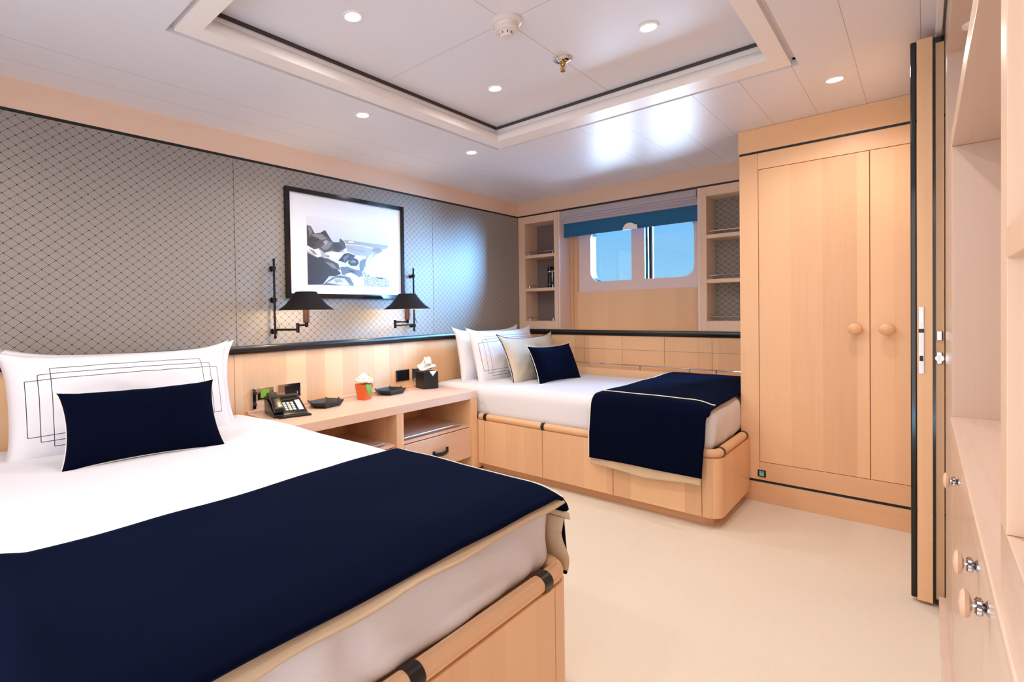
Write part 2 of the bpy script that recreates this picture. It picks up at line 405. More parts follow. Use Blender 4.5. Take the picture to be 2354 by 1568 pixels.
# window wall
ww = MB()
ww.box(-0.1, 2.1, 0.0, 0.45, H-0.135, H+0.05)          # over the columns
ww.box(-0.1, 0.43, 0.24, 0.45, 0, H-0.135); ww.box(1.56, 2.1, 0.24, 0.45, 0, H-0.135)
ww.box(-0.1, 2.1, 0.0, 0.45, 0, 0.93)
ww = struct(ww.build('wall_back', M['wood_pale'], smooth=False))
B(0.0, 1.976, -0.004, 0.002, ZB+0.006, H).build('cornice', M['wood_paleX'], ww, smooth=False)
B(0.0, 1.976, -0.006, 0.0, ZB-0.006, ZB+0.006).build('inlay_line', M['blackline'], ww, smooth=False)
for i in range(6):
    x0 = 0.0 + i*0.33
    B(x0+0.001, min(x0+0.329, 1.975), -0.008, 0.0, 0.60, 0.795, bev=0.001).build('wood_panel', M['wood'], ww)
    B(x0+0.001, min(x0+0.329, 1.975), -0.008, 0.0, 0.797, ZRB+0.01, bev=0.001).build('wood_panel', M['wood'], ww)
struct(B(XR, XR+0.1, YF-0.1, 0.5, 0, H+0.05).build('wall_right', M['wood_pale'], smooth=False))
m = B(-0.1, 0.9, YF-0.1, YF, 0, H+0.05); m.box(0.9, XR+0.1, YF-0.1, YF, 2.08, H+0.05); struct(m.build('wall_front', M['wood_pale'], smooth=False))  # unseen wide opening, added so the rear fill lights the room
struct(B(0.9, XR, YF-1.5, YF-0.1, -0.06, 0).build('floor_rear', M['carpet']))
struct(B(2.09, XR+0.1, -0.05, 0.05, 0, H+0.05).build('wall_back_right', M['wood_pale'], smooth=False))

# window
wn = bpy.data.objects.new('window_1', None); C.objects.link(wn); wn.location = (1.0, 0.25, 1.3); struct(wn)
XW0, XW1 = 0.432, 1.558
# reveal cheeks of the alcove
m = B(0.418, XW0, 0.0, 0.24, 0.93, ZB, bev=0.002); m.box(XW1, 1.572, 0.0, 0.24, 0.93, ZB, bev=0.002); m.build('reveal', M['winframe'], wn)
# lower panel and left strip at Y=.2 (with an opening for the inset frame)
m = B(XW0, XW1, 0.2, 0.24, 0.93, 1.288, bev=0.001); m.box(XW0, 0.50, 0.2, 0.24, 1.288, ZB, bev=0.001); m.box(1.50, XW1, 0.2, 0.24, 1.288, ZB, bev=0.001); m.box(0.5, 1.5, 0.2, 0.24, 1.86, ZB)
m.build('apron_panel', M['wood'], wn, smooth=False)
m = B(XW0, XW0+0.03, 0.186, 0.2, 0.93, ZB, bev=0.004); m.build('jamb_moulding', M['wood'], wn)
def rrect(x0, x1, z0, z1, rl, rr, n=8):
    """rounded on the outer side only: rl = radius of left corners, rr = of right"""
    P = []
    for cx, cz, a0, r in ((x1-rr, z1-rr, 0, rr), (x0+rl, z1-rl, 90, rl), (x0+rl, z0+rl, 180, rl), (x1-rr, z0+rr, 270, rr)):
        for k in range(n+1):
            a = R(a0+90*k/n); P.append((cx+r*math.cos(a), cz+r*math.sin(a)))
    return P
PANES = [rrect(0.615, 0.98, 1.377, 1.84, 0.085, 0.004), rrect(1.09, 1.468, 1.377, 1.84, 0.004, 0.085)]
# inset board with two cut-outs
b = bmesh.new(); outer = [b.verts.new((x, 0.23, z)) for x, z in ((0.5, 1.288), (1.5, 1.288), (1.5, 1.86), (0.5, 1.86))]
es = [b.edges.new((outer[i], outer[(i+1) % 4])) for i in range(4)]
for P in PANES:
    v = [b.verts.new((x, 0.23, z)) for x, z in P]; es += [b.edges.new((v[i], v[(i+1) % len(v)])) for i in range(len(v))]
bmesh.ops.triangle_fill(b, use_beauty=True, edges=es)
bmesh.ops.recalc_face_normals(b, faces=b.faces[:])
m = MB(); m._addbm(b)
def sol(th, off=0): 
    def f(o):
        md = o.modifiers.new('Solidify', 'SOLIDIFY'); md.thickness = th; md.offset = off
    return f
m.build('inset_frame', M['winframe'], wn, smooth=False, mods=sol(0.012, 0))
for P in PANES:
    q = MB(); b = bmesh.new(); n = len(P)
    for (y0, y1, s0, s1) in ((0.236, 0.33, 1.0, 1.0),):
        A = [b.verts.new((x, y0, z)) for x, z in P]; D = [b.verts.new((x, y1, z)) for x, z in P]
        for i in range(n): b.faces.new((A[i], A[(i+1) % n], D[(i+1) % n], D[i]))
    q._addbm(b); q.build('pane_reveal', M['darkmetal'], wn)
    xs = [p[0] for p in P]
    gl = MB(); b = bmesh.new(); b.faces.new([b.verts.new((x, 0.322, z)) for x, z in P]); gl._addbm(b); gl.build('pane', M['glass'], wn, smooth=False, mods=sol(0.006))
# thin bright sliding frame bars
B(1.122, 1.128, 0.300, 0.318, 1.38, 1.84, bev=0.001).build('glazing_bar', M['steel'], wn); B(1.100, 1.121, 0.290, 0.318, 1.38, 1.84, bev=0.002).build('glazing_bar', M['darkmetal'], wn)
# rest of the hull around the window
m = B(-0.1, 0.60, 0.331, 0.345, 0.9, 2.1); m.box(1.48, 2.1, 0.331, 0.345, 0.9, 2.1); m.box(0.6, 1.48, 0.331, 0.345, 0.9, 1.372); m.box(0.6, 1.48, 0.331, 0.345, 1.845, 2.1); m.box(0.985, 1.085, 0.331, 0.345, 1.37, 1.85)
m.build('hull_lining', M['winframe'], wn, smooth=False)
# latch: half-round frosted handle at the head of the mullion
m = MB(); P = [(0.066*math.cos(R(a)), 0.066*math.sin(R(a))) for a in range(0, 181, 12)]
m.prism([(1.03+p[0]*0.85, 1.780+p[1]*0.85) for p in P], 'Y', 0.060, 0.072, bev=0.003); m.box(1.07, 1.092, 0.058, 0.074, 1.780, 1.815, bev=0.004); m.build('latch', M['white'], wn)

# ------------------------------------------------------------------ blind
bl = thing('roman_blind', 'pale grey roman blind with a teal blue shade below, half drawn over the window', 'blind', (0.98, 0.12, 1.77))
def foldprof():
    pts = [(0.085, ZB), (0.082, 1.985)]
    z = 1.985
    for k in range(3):
        pts += [(0.074-0.004*k, z-0.012), (0.070-0.004*k, z-0.022), (0.080-0.004*k, z-0.028), (0.092, z-0.024)]
        z -= 0.024
    return pts + [(0.082, 1.902)]
P = foldprof()
m = MB(); 
for k, (za, zb, yy) in enumerate(((ZB-0.003, 1.962, 0.030), (1.975, 1.943, 0.044), (1.956, 1.924, 0.058), (1.937, 1.904, 0.070))):
    m.prism([(yy, za), (yy+0.016, za), (yy+0.014, zb+0.004), (yy+0.004, zb-0.003), (yy-0.008, zb), (yy-0.006, zb+0.012)], 'X', 0.416 + 0.003*k, 1.542)
m.build('fabric_fold', M['blind'], bl)
B(0.428, 1.540, 0.084, 0.092, 1.792, 1.915, bev=0.002).build('blue_shade', M['blueshade'], bl)
B(0.428, 1.540, 0.080, 0.094, 1.782, 1.797, bev=0.004).build('hem_bar', M['blueshade'], bl)

# ------------------------------------------------------------------ open bookcases either side of the window
def bookcase(x0, x1, ix0, ix1, label, zs, back):
    t = thing('bookcase', label, 'bookcase', ((x0+x1)/2, 0.12, 0.96), group=None)
    z0, z1 = ZR+0.001, ZB-0.007; a, b_ = 1.03, 1.94
    m = B(x0, ix0, -0.004, 0.02, z0, z1, bev=0.0015); m.box(ix1, x1, -0.004, 0.02, z0, z1, bev=0.0015); m.box(ix0, ix1, -0.004, 0.02, z0, a, bev=0.0015); m.box(ix0, ix1, -0.004, 0.02, b_, z1, bev=0.0015)
    m.build('face_frame', M['wood_pale'], t)
    m = B(ix0-0.012, ix0, 0.02, 0.225, a, b_); m.box(ix1, ix1+0.012, 0.02, 0.225, a, b_); m.box(ix0-0.012, ix1+0.012, 0.02, 0.225, b_, b_+0.012); m.box(ix0-0.012, ix1+0.012, 0.02, 0.225, a-0.012, a)
    m.build('carcass', M['wood_pale'], t, smooth=False)
    B(ix0, ix1, 0.213, 0.222, a, b_).build('back_panel', back, t, smooth=False)
    for z in zs: B(ix0, ix1, 0.0, 0.212, z-0.028, z, bev=0.0015).build('shelf', M['wood_pale'], t)
    for z in list(zs)+[a]:
        m = MB().tube([(ix0+0.012, 0.022, z+0.028), (ix1-0.004, 0.022, z+0.028)], 0.004, 8); m.tube([(ix0+0.03, 0.022, z), (ix0+0.03, 0.022, z+0.028)], 0.003, 8); m.tube([(ix1-0.03, 0.022, z), (ix1-0.03, 0.022, z+0.028)], 0.003, 8)
        m.build('guard_rail', M['chrome'], t)
    return t
M['backgrey'] = plain('taupe_back', (118, 104, 102), 0.6)
bookcase(0.003, 0.417, 0.075, 0.378, 'narrow wooden bookcase in the corner left of the window', (1.335, 1.645), M['backgrey'])
bookcase(1.573, 1.975, 1.617, 1.93, 'wooden bookcase right of the window with dark woven back, cut by the wardrobe', (1.335, 1.66), M['fabric'])
t = thing('shelf_ornament', 'small dark ornament with pale bands on the middle shelf of the corner bookcase', 'ornament', (0.315, 0.07, 1.335))
m = MB(); m.lathe([(0.024, 1.336), (0.025, 1.35), (0.021, 1.42), (0.019, 1.47), (0.022, 1.475), (0.022, 1.52), (0.019, 1.53)], c=(0.293, 0.07, 0)); m.lathe([(0.024, 1.336), (0.025, 1.35), (0.021, 1.42), (0.019, 1.47), (0.022, 1.475), (0.022, 1.52), (0.019, 1.53)], c=(0.341, 0.07, 0)); m.build('barrel', M['plastic'], t)
m = MB().lathe([(0.0255, 1.478), (0.0255, 1.486)], c=(0.293, 0.07, 0)); m.lathe([(0.0255, 1.478), (0.0255, 1.486)], c=(0.341, 0.07, 0)); m.tube([(0.317, 0.07, 1.38), (0.317, 0.07, 1.50)], 0.006, 8); m.build('hinge_and_rings', M['steel'], t)

# ------------------------------------------------------------------ downlights, detector, sprinkler
def downlight(x, y, z, label, e=24, ang=165, vis=True):
    t = thing('ceiling_downlight', label, 'ceiling light', (x, y, z), group='recessed ceiling downlights')
    MB().lathe([(0.030, -0.001), (0.030, -0.004), (0.038, -0.004), (0.040, -0.001), (0.040, 0.0)], c=(x, y, z), caps=False).build('trim_ring', M['white'], t)
    MB().lathe([(0.0301, -0.002), (0.002, -0.003)], c=(x, y, z)).build('lens', M['lampdisc'], t)
    l = bpy.data.lights.new('downlight_beam', 'SPOT'); l.energy = e; l.color = (1, 0.92, 0.85); l.spot_size = R(ang); l.spot_blend = 0.7; l.shadow_soft_size = 0.03
    o = bpy.data.objects.new('downlight_beam', l); C.objects.link(o); o.parent = t; o.location = (0, 0, -0.012)
    return t
ZP = H+0.10
downlight(1.215, -2.932, ZP, 'round downlight in the raised panel left of the smoke detector')
downlight(1.966, -2.037, ZP, 'round downlight in the raised panel right of the sprinkler')
downlight(1.213, -2.027, ZP, 'round downlight in the raised panel near its far corner')
downlight(1.966, -2.932, ZP, 'round downlight in the raised panel above the foot of the near bed')
downlight(0.694, -2.461, H, 'round downlight in the plank ceiling above the wall lamps')
downlight(0.684, -1.557, H, 'small round downlight in the plank ceiling nearest the far corner')
downlight(2.460, -1.166, H, 'round downlight in the plank ceiling in front of the wardrobe')
downlight(0.694, -4.30, H, 'unseen added fill downlight in the plank ceiling above the near bed')  # out-of-view lamp added for ambient light
downlight(2.46, -3.0, H, 'round downlight in the plank ceiling near the desk counter')
downlight(1.595, -4.2, H, 'unseen added fill downlight in the plank ceiling behind the viewpoint')  # another unseen lamp, added to fill the room from behind
t = thing('smoke_detector', 'round pinkish-white smoke detector at the middle of the raised ceiling panel', 'smoke detector', (1.595, -2.48, ZP))
c0 = (1.595, -2.48, ZP)
MB().lathe([(0.062, 0), (0.062, -0.008), (0.056, -0.014), (0.047, -0.016), (0.044, -0.030)], c=c0).build('base', M['white_plastic'], t)
MB().lathe([(0.045, -0.014), (0.045, -0.036), (0.041, -0.040), (0.028, -0.041), (0.025, -0.044)], c=c0).build('housing', M['white_plastic'], t)
MB().lathe([(0.024, -0.040), (0.024, -0.056), (0.020, -0.060), (0.001, -0.061)], c=c0).build('sensor_cap', M['white_plastic'], t)
m = MB()
for k in range(8):
    a = 2*PI*k/8; m.box(-0.002, 0.002, 0.0205, 0.0247, -0.052, -0.043, mat=Matrix.Translation(c0) @ Matrix.Rotation(a, 4, 'Z'))
m.build('vent_slot', M['gap'], t)
t = thing('sprinkler_head', 'chrome fire sprinkler with domed plate beside the smoke detector', 'sprinkler', (1.60, -2.05, ZP))
c0 = (1.60, -2.05, ZP)
MB().lathe([(0.042, 0), (0.042, -0.003), (0.034, -0.010), (0.018, -0.016), (0.014, -0.016)], c=c0).build('escutcheon', M['chrome'], t)
m = MB().lathe([(0.010, -0.012), (0.011, -0.026), (0.008, -0.032)], c=c0); m.tube([(c0[0]-0.008, c0[1], ZP-0.03), (c0[0]-0.011, c0[1], ZP-0.042), (c0[0], c0[1], ZP-0.052)], 0.002, 8); m.tube([(c0[0]+0.008, c0[1], ZP-0.03), (c0[0]+0.011, c0[1], ZP-0.042), (c0[0], c0[1], ZP-0.052)], 0.002, 8); m.lathe([(0.011, -0.053), (0.011, -0.055)], c=c0)
m.build('nozzle', plain('brass', (190, 150, 70), 0.2, 1.0), t)
MB().lathe([(0.0022, -0.034), (0.0026, -0.043), (0.0022, -0.051)], c=c0, n=10).build('glass_bulb', plain('red_liquid', (140, 20, 20), 0.1), t)

# ------------------------------------------------------------------ framed photograph
t = thing('framed_photograph', 'black framed black-and-white photograph of coastal rocks in a wide white mat', 'picture', (0.0, -2.03, 1.228))
FY0, FY1, FZ0, FZ1, FW = -2.517, -1.535, 1.229, 1.904, 0.028
m = B(0.001, 0.026, FY0, FY0+FW, FZ0, FZ1, bev=0.002); m.box(0.001, 0.026, FY1-FW, FY1, FZ0, FZ1, bev=0.002); m.box(0.001, 0.026, FY0+FW, FY1-FW, FZ0, FZ0+FW, bev=0.002); m.box(0.001, 0.026, FY0+FW, FY1-FW, FZ1-FW, FZ1, bev=0.002)
m.build('frame', M['black'], t)
B(0.001, 0.012, FY0+FW, FY1-FW, FZ0+FW, FZ1-FW).build('mat_board', M['mat'], t, smooth=False)
PY0, PY1, PZ0, PZ1 = -2.365, -1.682, 1.312, 1.745
def grad():
    g = G('print_sky'); x, y, z = g.pos(); f = g.mt('DIVIDE', g.mt('SUBTRACT', z, 1.5), 0.24)
    q = g.n('ShaderNodeClamp'); g.l(f, q.inputs[0]); g.base(g.mix(q.outputs[0], lin((158, 156, 157)), lin((214, 214, 218)))); g.set(Roughness=0.35); return g.m
pr = B(0.012, 0.0126, PY0, PY1, PZ0, PZ1).build('print', grad(), t, smooth=False)
def speck():
    g = G('speckled_rock'); p = g.n('ShaderNodeNewGeometry').outputs['Position']
    n = g.noise(p, 150, 5); r_ = g.n('ShaderNodeValToRGB'); g.l(n, r_.inputs[0]); r_.color_ramp.elements[0].position = 0.46; r_.color_ramp.elements[1].position = 0.54
    r_.color_ramp.elements[0].color = lin((92, 94, 104)); r_.color_ramp.elements[1].color = lin((205, 205, 210)); g.base(r_.outputs[0]); g.set(Roughness=0.35); return g.m
tones = {k: plain('print_tone_%s' % k, c, 0.35) for k, c in dict(deep=(52, 42, 38), dark=(76, 62, 54), mid=(120, 112, 108), slate=(96, 100, 112), grey=(152, 150, 150), pale=(196, 196, 200), foam=(228, 229, 234), sea=(140, 138, 138)).items()}
tones['speck'] = speck()
def zy(x, y):   # zoomed photo reading of the print -> place on the paper (the paper's own frame)
    a = (x-470)/758.0
    top = 440+(0)*a; zb_ = 985 + 20*a   # bottom edge slants in the reading
    sc = (985-440)*(1-0.105*a)
    return (PY0 + a**1.0*(PY1-PY0)*(0.93+0.07*a), PZ0 + (zb_-y)/sc*0.372)
def poly(pts, tone, lvl, name='tone'):
    P = [zy(*p) for p in pts]; P = [(max(PY0+0.0005, min(PY1-0.0005, p[0])), max(PZ0+0.0005, min(PZ1-0.0005, p[1]))) for p in P]
    b = bmesh.new(); f = b.faces.new([b.verts.new((0.0126+lvl*0.00012, y, z)) for y, z in P]); bmesh.ops.triangulate(b, faces=[f]); bmesh.ops.recalc_face_normals(b, faces=b.faces[:])
    for fc in b.faces:
        if fc.normal.x < 0: fc.normal_flip()
    q = MB(); q._addbm(b); return q, tone
POL = [
 ([(800, 562), (1228, 610), (1228, 1000), (470, 985), (470, 760), (800, 700)], 'pale', 1),
 ([(800, 565), (1228, 612), (1228, 650), (1100, 640), (960, 612), (820, 605)], 'sea', 2),
 ([(815, 612), (960, 620), (1080, 650), (1010, 715), (900, 705), (830, 670)], 'grey', 2),
 ([(825, 640), (1000, 665), (1005, 685), (900, 668)], 'sea', 3),
 ([(840, 578), (890, 580), (895, 592), (850, 592)], 'foam', 3),
 ([(470, 440), (505, 448), (540, 515), (600, 505), (632, 480), (668, 540), (700, 590), (758, 590), (764, 552), (806, 585), (820, 640), (745, 690), (690, 668), (620, 690), (590, 660), (530, 668), (470, 640)], 'dark', 4),
 ([(470, 560), (520, 545), (580, 560), (560, 590), (500, 605), (470, 610)], 'deep', 5),
 ([(590, 505), (632, 480), (668, 548), (640, 540)], 'deep', 5),
 ([(500, 520), (600, 518), (650, 560), (600, 575), (540, 545)], 'mid', 5),
 ([(480, 452), (500, 452), (520, 500), (490, 535)], 'mid', 5),
 ([(590, 640), (650, 575), (695, 600), (660, 650), (620, 665)], 'mid', 6),
 ([(470, 625), (530, 660), (575, 650), (595, 720), (560, 735), (520, 700), (470, 670)], 'foam', 6),
 ([(470, 690), (540, 728), (600, 728), (700, 800), (770, 880), (720, 905), (660, 905), (600, 982), (470, 985)], 'deep', 5),
 ([(600, 735), (650, 740), (745, 790), (760, 850), (700, 820)], 'dark', 7),
 ([(630, 715), (665, 712), (660, 735)], 'slate', 7),
 ([(625, 690), (700, 680), (820, 690), (760, 740), (700, 740), (640, 710)], 'foam', 6),
 ([(745, 760), (800, 695), (840, 688), (905, 712), (880, 740), (830, 760), (815, 780)], 'deep', 8),
 ([(790, 730), (840, 700), (850, 712), (800, 770)], 'slate', 9),
 ([(832, 780), (850, 745), (890, 732), (925, 748), (938, 780), (915, 808), (860, 806)], 'deep', 10),
 ([(850, 768), (890, 750), (915, 775), (880, 782)], 'mid', 11),
 ([(940, 800), (950, 760), (985, 742), (1010, 745), (990, 810), (975, 860), (945, 850)], 'slate', 9),
 ([(760, 820), (830, 815), (900, 840), (960, 850), (975, 900), (900, 920), (820, 900), (780, 890)], 'slate', 7),
 ([(800, 885), (860, 870), (930, 905), (900, 918), (830, 905)], 'foam', 9),
 ([(600, 985), (690, 915), (760, 895), (850, 915), (890, 990)], 'slate', 8),
 ([(640, 965), (720, 920), (800, 925), (850, 985), (780, 988)], 'pale', 9),
 ([(890, 910), (975, 915), (985, 990), (890, 990)], 'foam', 8),
 ([(1010, 700), (1050, 650), (1100, 625), (1150, 635), (1172, 662), (1110, 700), (1060, 730), (1020, 790), (1000, 830), (985, 800)], 'grey', 8),
 ([(1060, 660), (1100, 628), (1150, 640), (1168, 662), (1120, 690)], 'mid', 9),
 ([(985, 860), (1020, 790), (1080, 715), (1160, 670), (1228, 625), (1228, 1000), (985, 995), (975, 880)], 'pale', 10),
  ([(1060, 760), (1130, 700), (1228, 650), (1228, 880), (1120, 870), (1030, 850)], 'foam', 11),
 ([(978, 862), (1020, 880), (1060, 910), (1110, 905), (1150, 925), (1200, 920), (1228, 950), (1228, 1002), (985, 996)], 'speck', 12),
 ([(1000, 770), (1030, 720), (1060, 690), (1075, 700), (1040, 750), (1010, 810)], 'pale', 11),
 ([(470, 470), (490, 500), (480, 540), (470, 545)], 'deep', 6),
 ([(470, 595), (520, 600), (560, 625), (520, 640), (470, 622)], 'deep', 6),
 ([(610, 590), (640, 570), (655, 590), (635, 620)], 'grey', 7),
 ([(700, 600), (755, 600), (790, 640), (740, 670), (700, 650)], 'deep', 6),
 ([(620, 770), (700, 790), (740, 840), (690, 830)], 'mid', 8),
 ([(480, 655), (530, 672), (560, 712), (530, 705)], 'mid', 7),
 ([(700, 935), (760, 930), (790, 955), (720, 965)], 'grey', 10),
 ([(830, 845), (880, 850), (910, 870), (860, 868)], 'deep', 9),
]
for P, tone, lvl in POL:
    q, tn = poly(P, tone, lvl); q.build('print_tone', tones[tn], pr, smooth=False)
gm = bpy.data.materials.new('picture_glass'); 

# ------------------------------------------------------------------ swing-arm wall lamps
def wall_lamp(yr, cx, cy, label, jy, e):
    t = thing('swing_arm_lamp', label, 'wall lamp', (0.0, yr, 1.0), group='swing-arm lamps')
    xr = 0.035
    m = MB().tube([(xr, yr, 0.995), (xr, yr, 1.449)], 0.0072, 12); m.lathe([(0.001, 0.985), (0.008, 0.992), (0.010, 1.0), (0.006, 1.008)], c=(xr, yr, 0)); m.lathe([(0.006, 1.445), (0.009, 1.452), (0.001, 1.462)], c=(xr, yr, 0))
    for z in (1.03, 1.215, 1.40):
        m.lathe([(0.013, z-0.012), (0.013, z+0.012)], c=(xr, yr, 0)); m.tube([(0.0, yr, z), (xr, yr, z)], 0.005, 10)
    m.build('wall_rod', M['bronze'], t)
    for z in (1.03, 1.215, 1.40): MB().lathe([(0.016, 0.0), (0.016, 0.006), (0.012, 0.009)], c=(0, yr, z), axis='X').build('wall_boss', M['black'], t)
    MB().tube([(0.012, yr+0.012, 1.20), (0.02, yr+0.02, 1.10), (0.03, yr+0.035, 1.05)], 0.002, 6).build('cord', M['black'], t)
    jx = 0.16
    m = MB().tube([(xr, yr, 1.040), (jx, jy, 1.040)], 0.0065, 12); m.lathe([(0.010, 1.022), (0.010, 1.078)], c=(jx, jy, 0)); m.tube([(jx, jy, 1.066), (cx, cy, 1.066)], 0.0065, 12); m.lathe([(0.008, 1.066-0.012), (0.010, 1.066-0.008), (0.010, 1.09)], c=(cx, cy, 0))
    m.build('arm', M['bronze'], t)
    MB().lathe([(0.015, 1.078), (0.020, 1.084), (0.020, 1.165), (0.014, 1.17)], c=(cx, cy, 0)).build('lamp_holder', plain('brown_holder', (74, 48, 34), 0.35), t)
    MB().lathe([(0.010, 1.17), (0.018, 1.185), (0.020, 1.20), (0.014, 1.216), (0.002, 1.222)], c=(cx, cy, 0), n=18).build('bulb', M['bulb'], t)
    s = MB().lathe([(0.162, 1.152), (0.120, 1.183), (0.085, 1.222), (0.060, 1.258), (0.054, 1.258), (0.080, 1.220), (0.116, 1.180), (0.157, 1.152), (0.162, 1.152)], c=(cx, cy, 0), n=48, caps=False).build('lamp_shade', M['shade'], t)
    s.data.materials.append(M['shade_in'])
    for p in s.data.polygons:
        c = p.center + Vector((0, yr, 1.0)) - Vector((cx, cy, 0)); n_ = p.normal
        if n_.x*c.x + n_.y*c.y < 0: p.material_index = 1
    m = MB()
    for k in range(3):
        a = 2*PI*k/3; m.tube([(cx, cy, 1.232), (cx+0.062*math.cos(a), cy+0.062*math.sin(a), 1.246)], 0.0015, 6)
    m.tube([(cx+0.02, cy, 1.17), (cx+0.024, cy, 1.20), (cx, cy, 1.232)], 0.0012, 6)
    m.build('shade_spider', M['bronze'], t)
    l = bpy.data.lights.new('bulb_glow', 'POINT'); l.energy = e; l.color = (1, 0.78, 0.46); l.shadow_soft_size = 0.03
    o = bpy.data.objects.new('bulb_glow', l); C.objects.link(o); o.parent = t; o.location = Vector((cx, cy, 1.150)) - Vector((0, yr, 1.0))
LAMP_E = 14.0
wall_lamp(-2.61, 0.205, -2.505, 'left of the two dark swing-arm lamps, by the lower left corner of the picture', -2.535, LAMP_E)
wall_lamp(-1.455, 0.205, -1.690, 'right of the two dark swing-arm lamps, at the lower right corner of the picture', -1.765, LAMP_E*1.1)

# ------------------------------------------------------------------ bedside console
t = thing('bedside_console', 'long pale maple bedside console between the two beds', 'console', (0.25, -2.045, 0.0))
NY0, NY1, NX, NZ = -2.79, -1.302, 0.498, 0.569
B(0.001, NX, NY0, NY1, 0.517, NZ, bev=0.002).build('console_top', M['woodY'], t)
B(0.001, 0.028, NY0+0.002, NY1-0.002, NZ, NZ+0.012, bev=0.003).build('upstand', M['woodY'], t)
for y0, y1 in ((NY0, NY0+0.06), (-2.078, -2.02), (-1.372, NY1)):
    B(0.012, NX-0.001, y0, y1, 0.0 if y1 < -2.5 or y0 > -1.5 else 0.114, 0.5168, bev=0.0015).build('upright', M['wood'], t)
B(0.004, 0.011, NY0+0.01, NY1-0.01, 0.114, 0.5165).build('back_panel', M['wood'], t, smooth=False)
for y0, y1 in ((NY0+0.0605, -2.0785), (-2.0195, -1.3725)):
    B(0.012, NX-0.02, y0, y1, 0.318, 0.336, bev=0.001).build('shelf', M['woodY'], t)
    m = MB().tube([(NX-0.035, y0+0.01, 0.352), (NX-0.035, y1-0.07, 0.352)], 0.008, 12)
    for yy in (y0+0.02, (y0+y1)/2-0.03, y1-0.08): m.tube([(NX-0.035, yy, 0.337), (NX-0.035, yy, 0.352)], 0.004, 8)
    m.build('guard_rail', M['steel'], t)
    d = B(NX-0.018, NX-0.001, y0+0.003, y1-0.003, 0.114, 0.315, bev=0.0015); d.box(0.1, NX-0.018, y0+0.015, y1-0.015, 0.125, 0.30)
    d = d.build('drawer', M['woodY'], t)
    yc = (y0+y1)/2
    h = MB().sheet(1, 1, lambda a, b: Vector((0, 0, 0))) if False else MB()
    pts = [(NX+0.004, yc-0.062, 0.212), (NX+0.018, yc-0.045, 0.208), (NX+0.024, yc, 0.204), (NX+0.018, yc+0.045, 0.208), (NX+0.004, yc+0.062, 0.214)]
    for i in range(4):
        a, b_ = Vector(pts[i]), Vector(pts[i+1])
    def strap(u, v):
        k = min(int(u*4), 3); f = u*4-k; p = Vector(pts[k]).lerp(Vector(pts[k+1]), f); return p + Vector((0, 0, (v-0.5)*0.026))
    h.sheet(16, 2, strap); hd = h.build('handle', M['leather'], d, mods=sol(0.004))
    B(NX-0.001, NX+0.008, yc-0.074, yc-0.056, 0.192, 0.230, bev=0.002).build('handle_end', M['black'], d); B(NX-0.001, NX+0.008, yc+0.056, yc+0.074, 0.196, 0.236, bev=0.002).build('handle_end', M['black'], d)
    m = B(NX+0.008, NX+0.0095, yc-0.058, yc-0.054, 0.192, 0.230); m.build('handle_clip', M['chrome'], d)

# ------------------------------------------------------------------ things on the console
def telephone():
    t = thing('desk_telephone', 'black desk telephone with pale keys at the near end of the bedside console', 'telephone', (0.185, -2.64, NZ), R(-14), local=True)
    # local x = towards the user, y = across
    pr_ = [(-0.095, 0.0), (0.10, 0.0), (0.105, 0.014), (0.095, 0.020), (-0.075, 0.098), (-0.10, 0.095)]
    MB().prism([(p[0], p[1]) for p in pr_], 'Y', -0.095, 0.095, bev=0.004).build('base', M['plastic'], t)
    B(-0.02, 0.135, -0.08, 0.105, 0.0, 0.012, bev=0.005).build('foot_plate', M['plastic'], t)
    sl = math.atan2(0.078, 0.170); T = Matrix.Translation((0.095, 0, 0.020)) @ Matrix.Rotation(sl, 4, 'Y')
    # on the slope: -x up the slope
    m = MB()
    hs = MB(); P = [(-0.185, 0.018), (-0.170, 0.036), (-0.09, 0.046), (-0.01, 0.036), (0.004, 0.018), (0.0, 0.004), (-0.035, 0.004), (-0.055, 0.020), (-0.125, 0.020), (-0.145, 0.004), (-0.18, 0.004)]
    b = bmesh.new(); lo = [b.verts.new((p[0], -0.092, p[1])) for p in P]; hi = [b.verts.new((p[0], -0.038, p[1])) for p in P]
    b.faces.new(lo); b.faces.new(hi[::-1])
    for i in range(len(P)): b.faces.new((lo[i], hi[i], hi[(i+1) % len(P)], lo[(i+1) % len(P)]))
    bmesh.ops.recalc_face_normals(b, faces=b.faces[:]); bmesh.ops.bevel(b, geom=b.edges[:], offset=0.006, segments=3, affect='EDGES', profile=0.5)
    hs._addbm(b, T); hs.build('handset', M['plastic'], t)
    for i in range(4):
        for j in range(3):
            x, y = -0.030-i*0.021, -0.014+j*0.022
            B(x-0.007, x+0.007, y-0.008, y+0.008, -0.001, 0.005, bev=0.0015, mat=T).build('key', M['key'], t)
    B(-0.118, -0.022, 0.052, 0.080, -0.001, 0.003, bev=0.001, mat=T).build('label_strip', M['key'], t)
    B(-0.165, -0.125, -0.02, 0.08, -0.001, 0.004, bev=0.002, mat=T).build('display', M['darkglass'], t)
telephone()
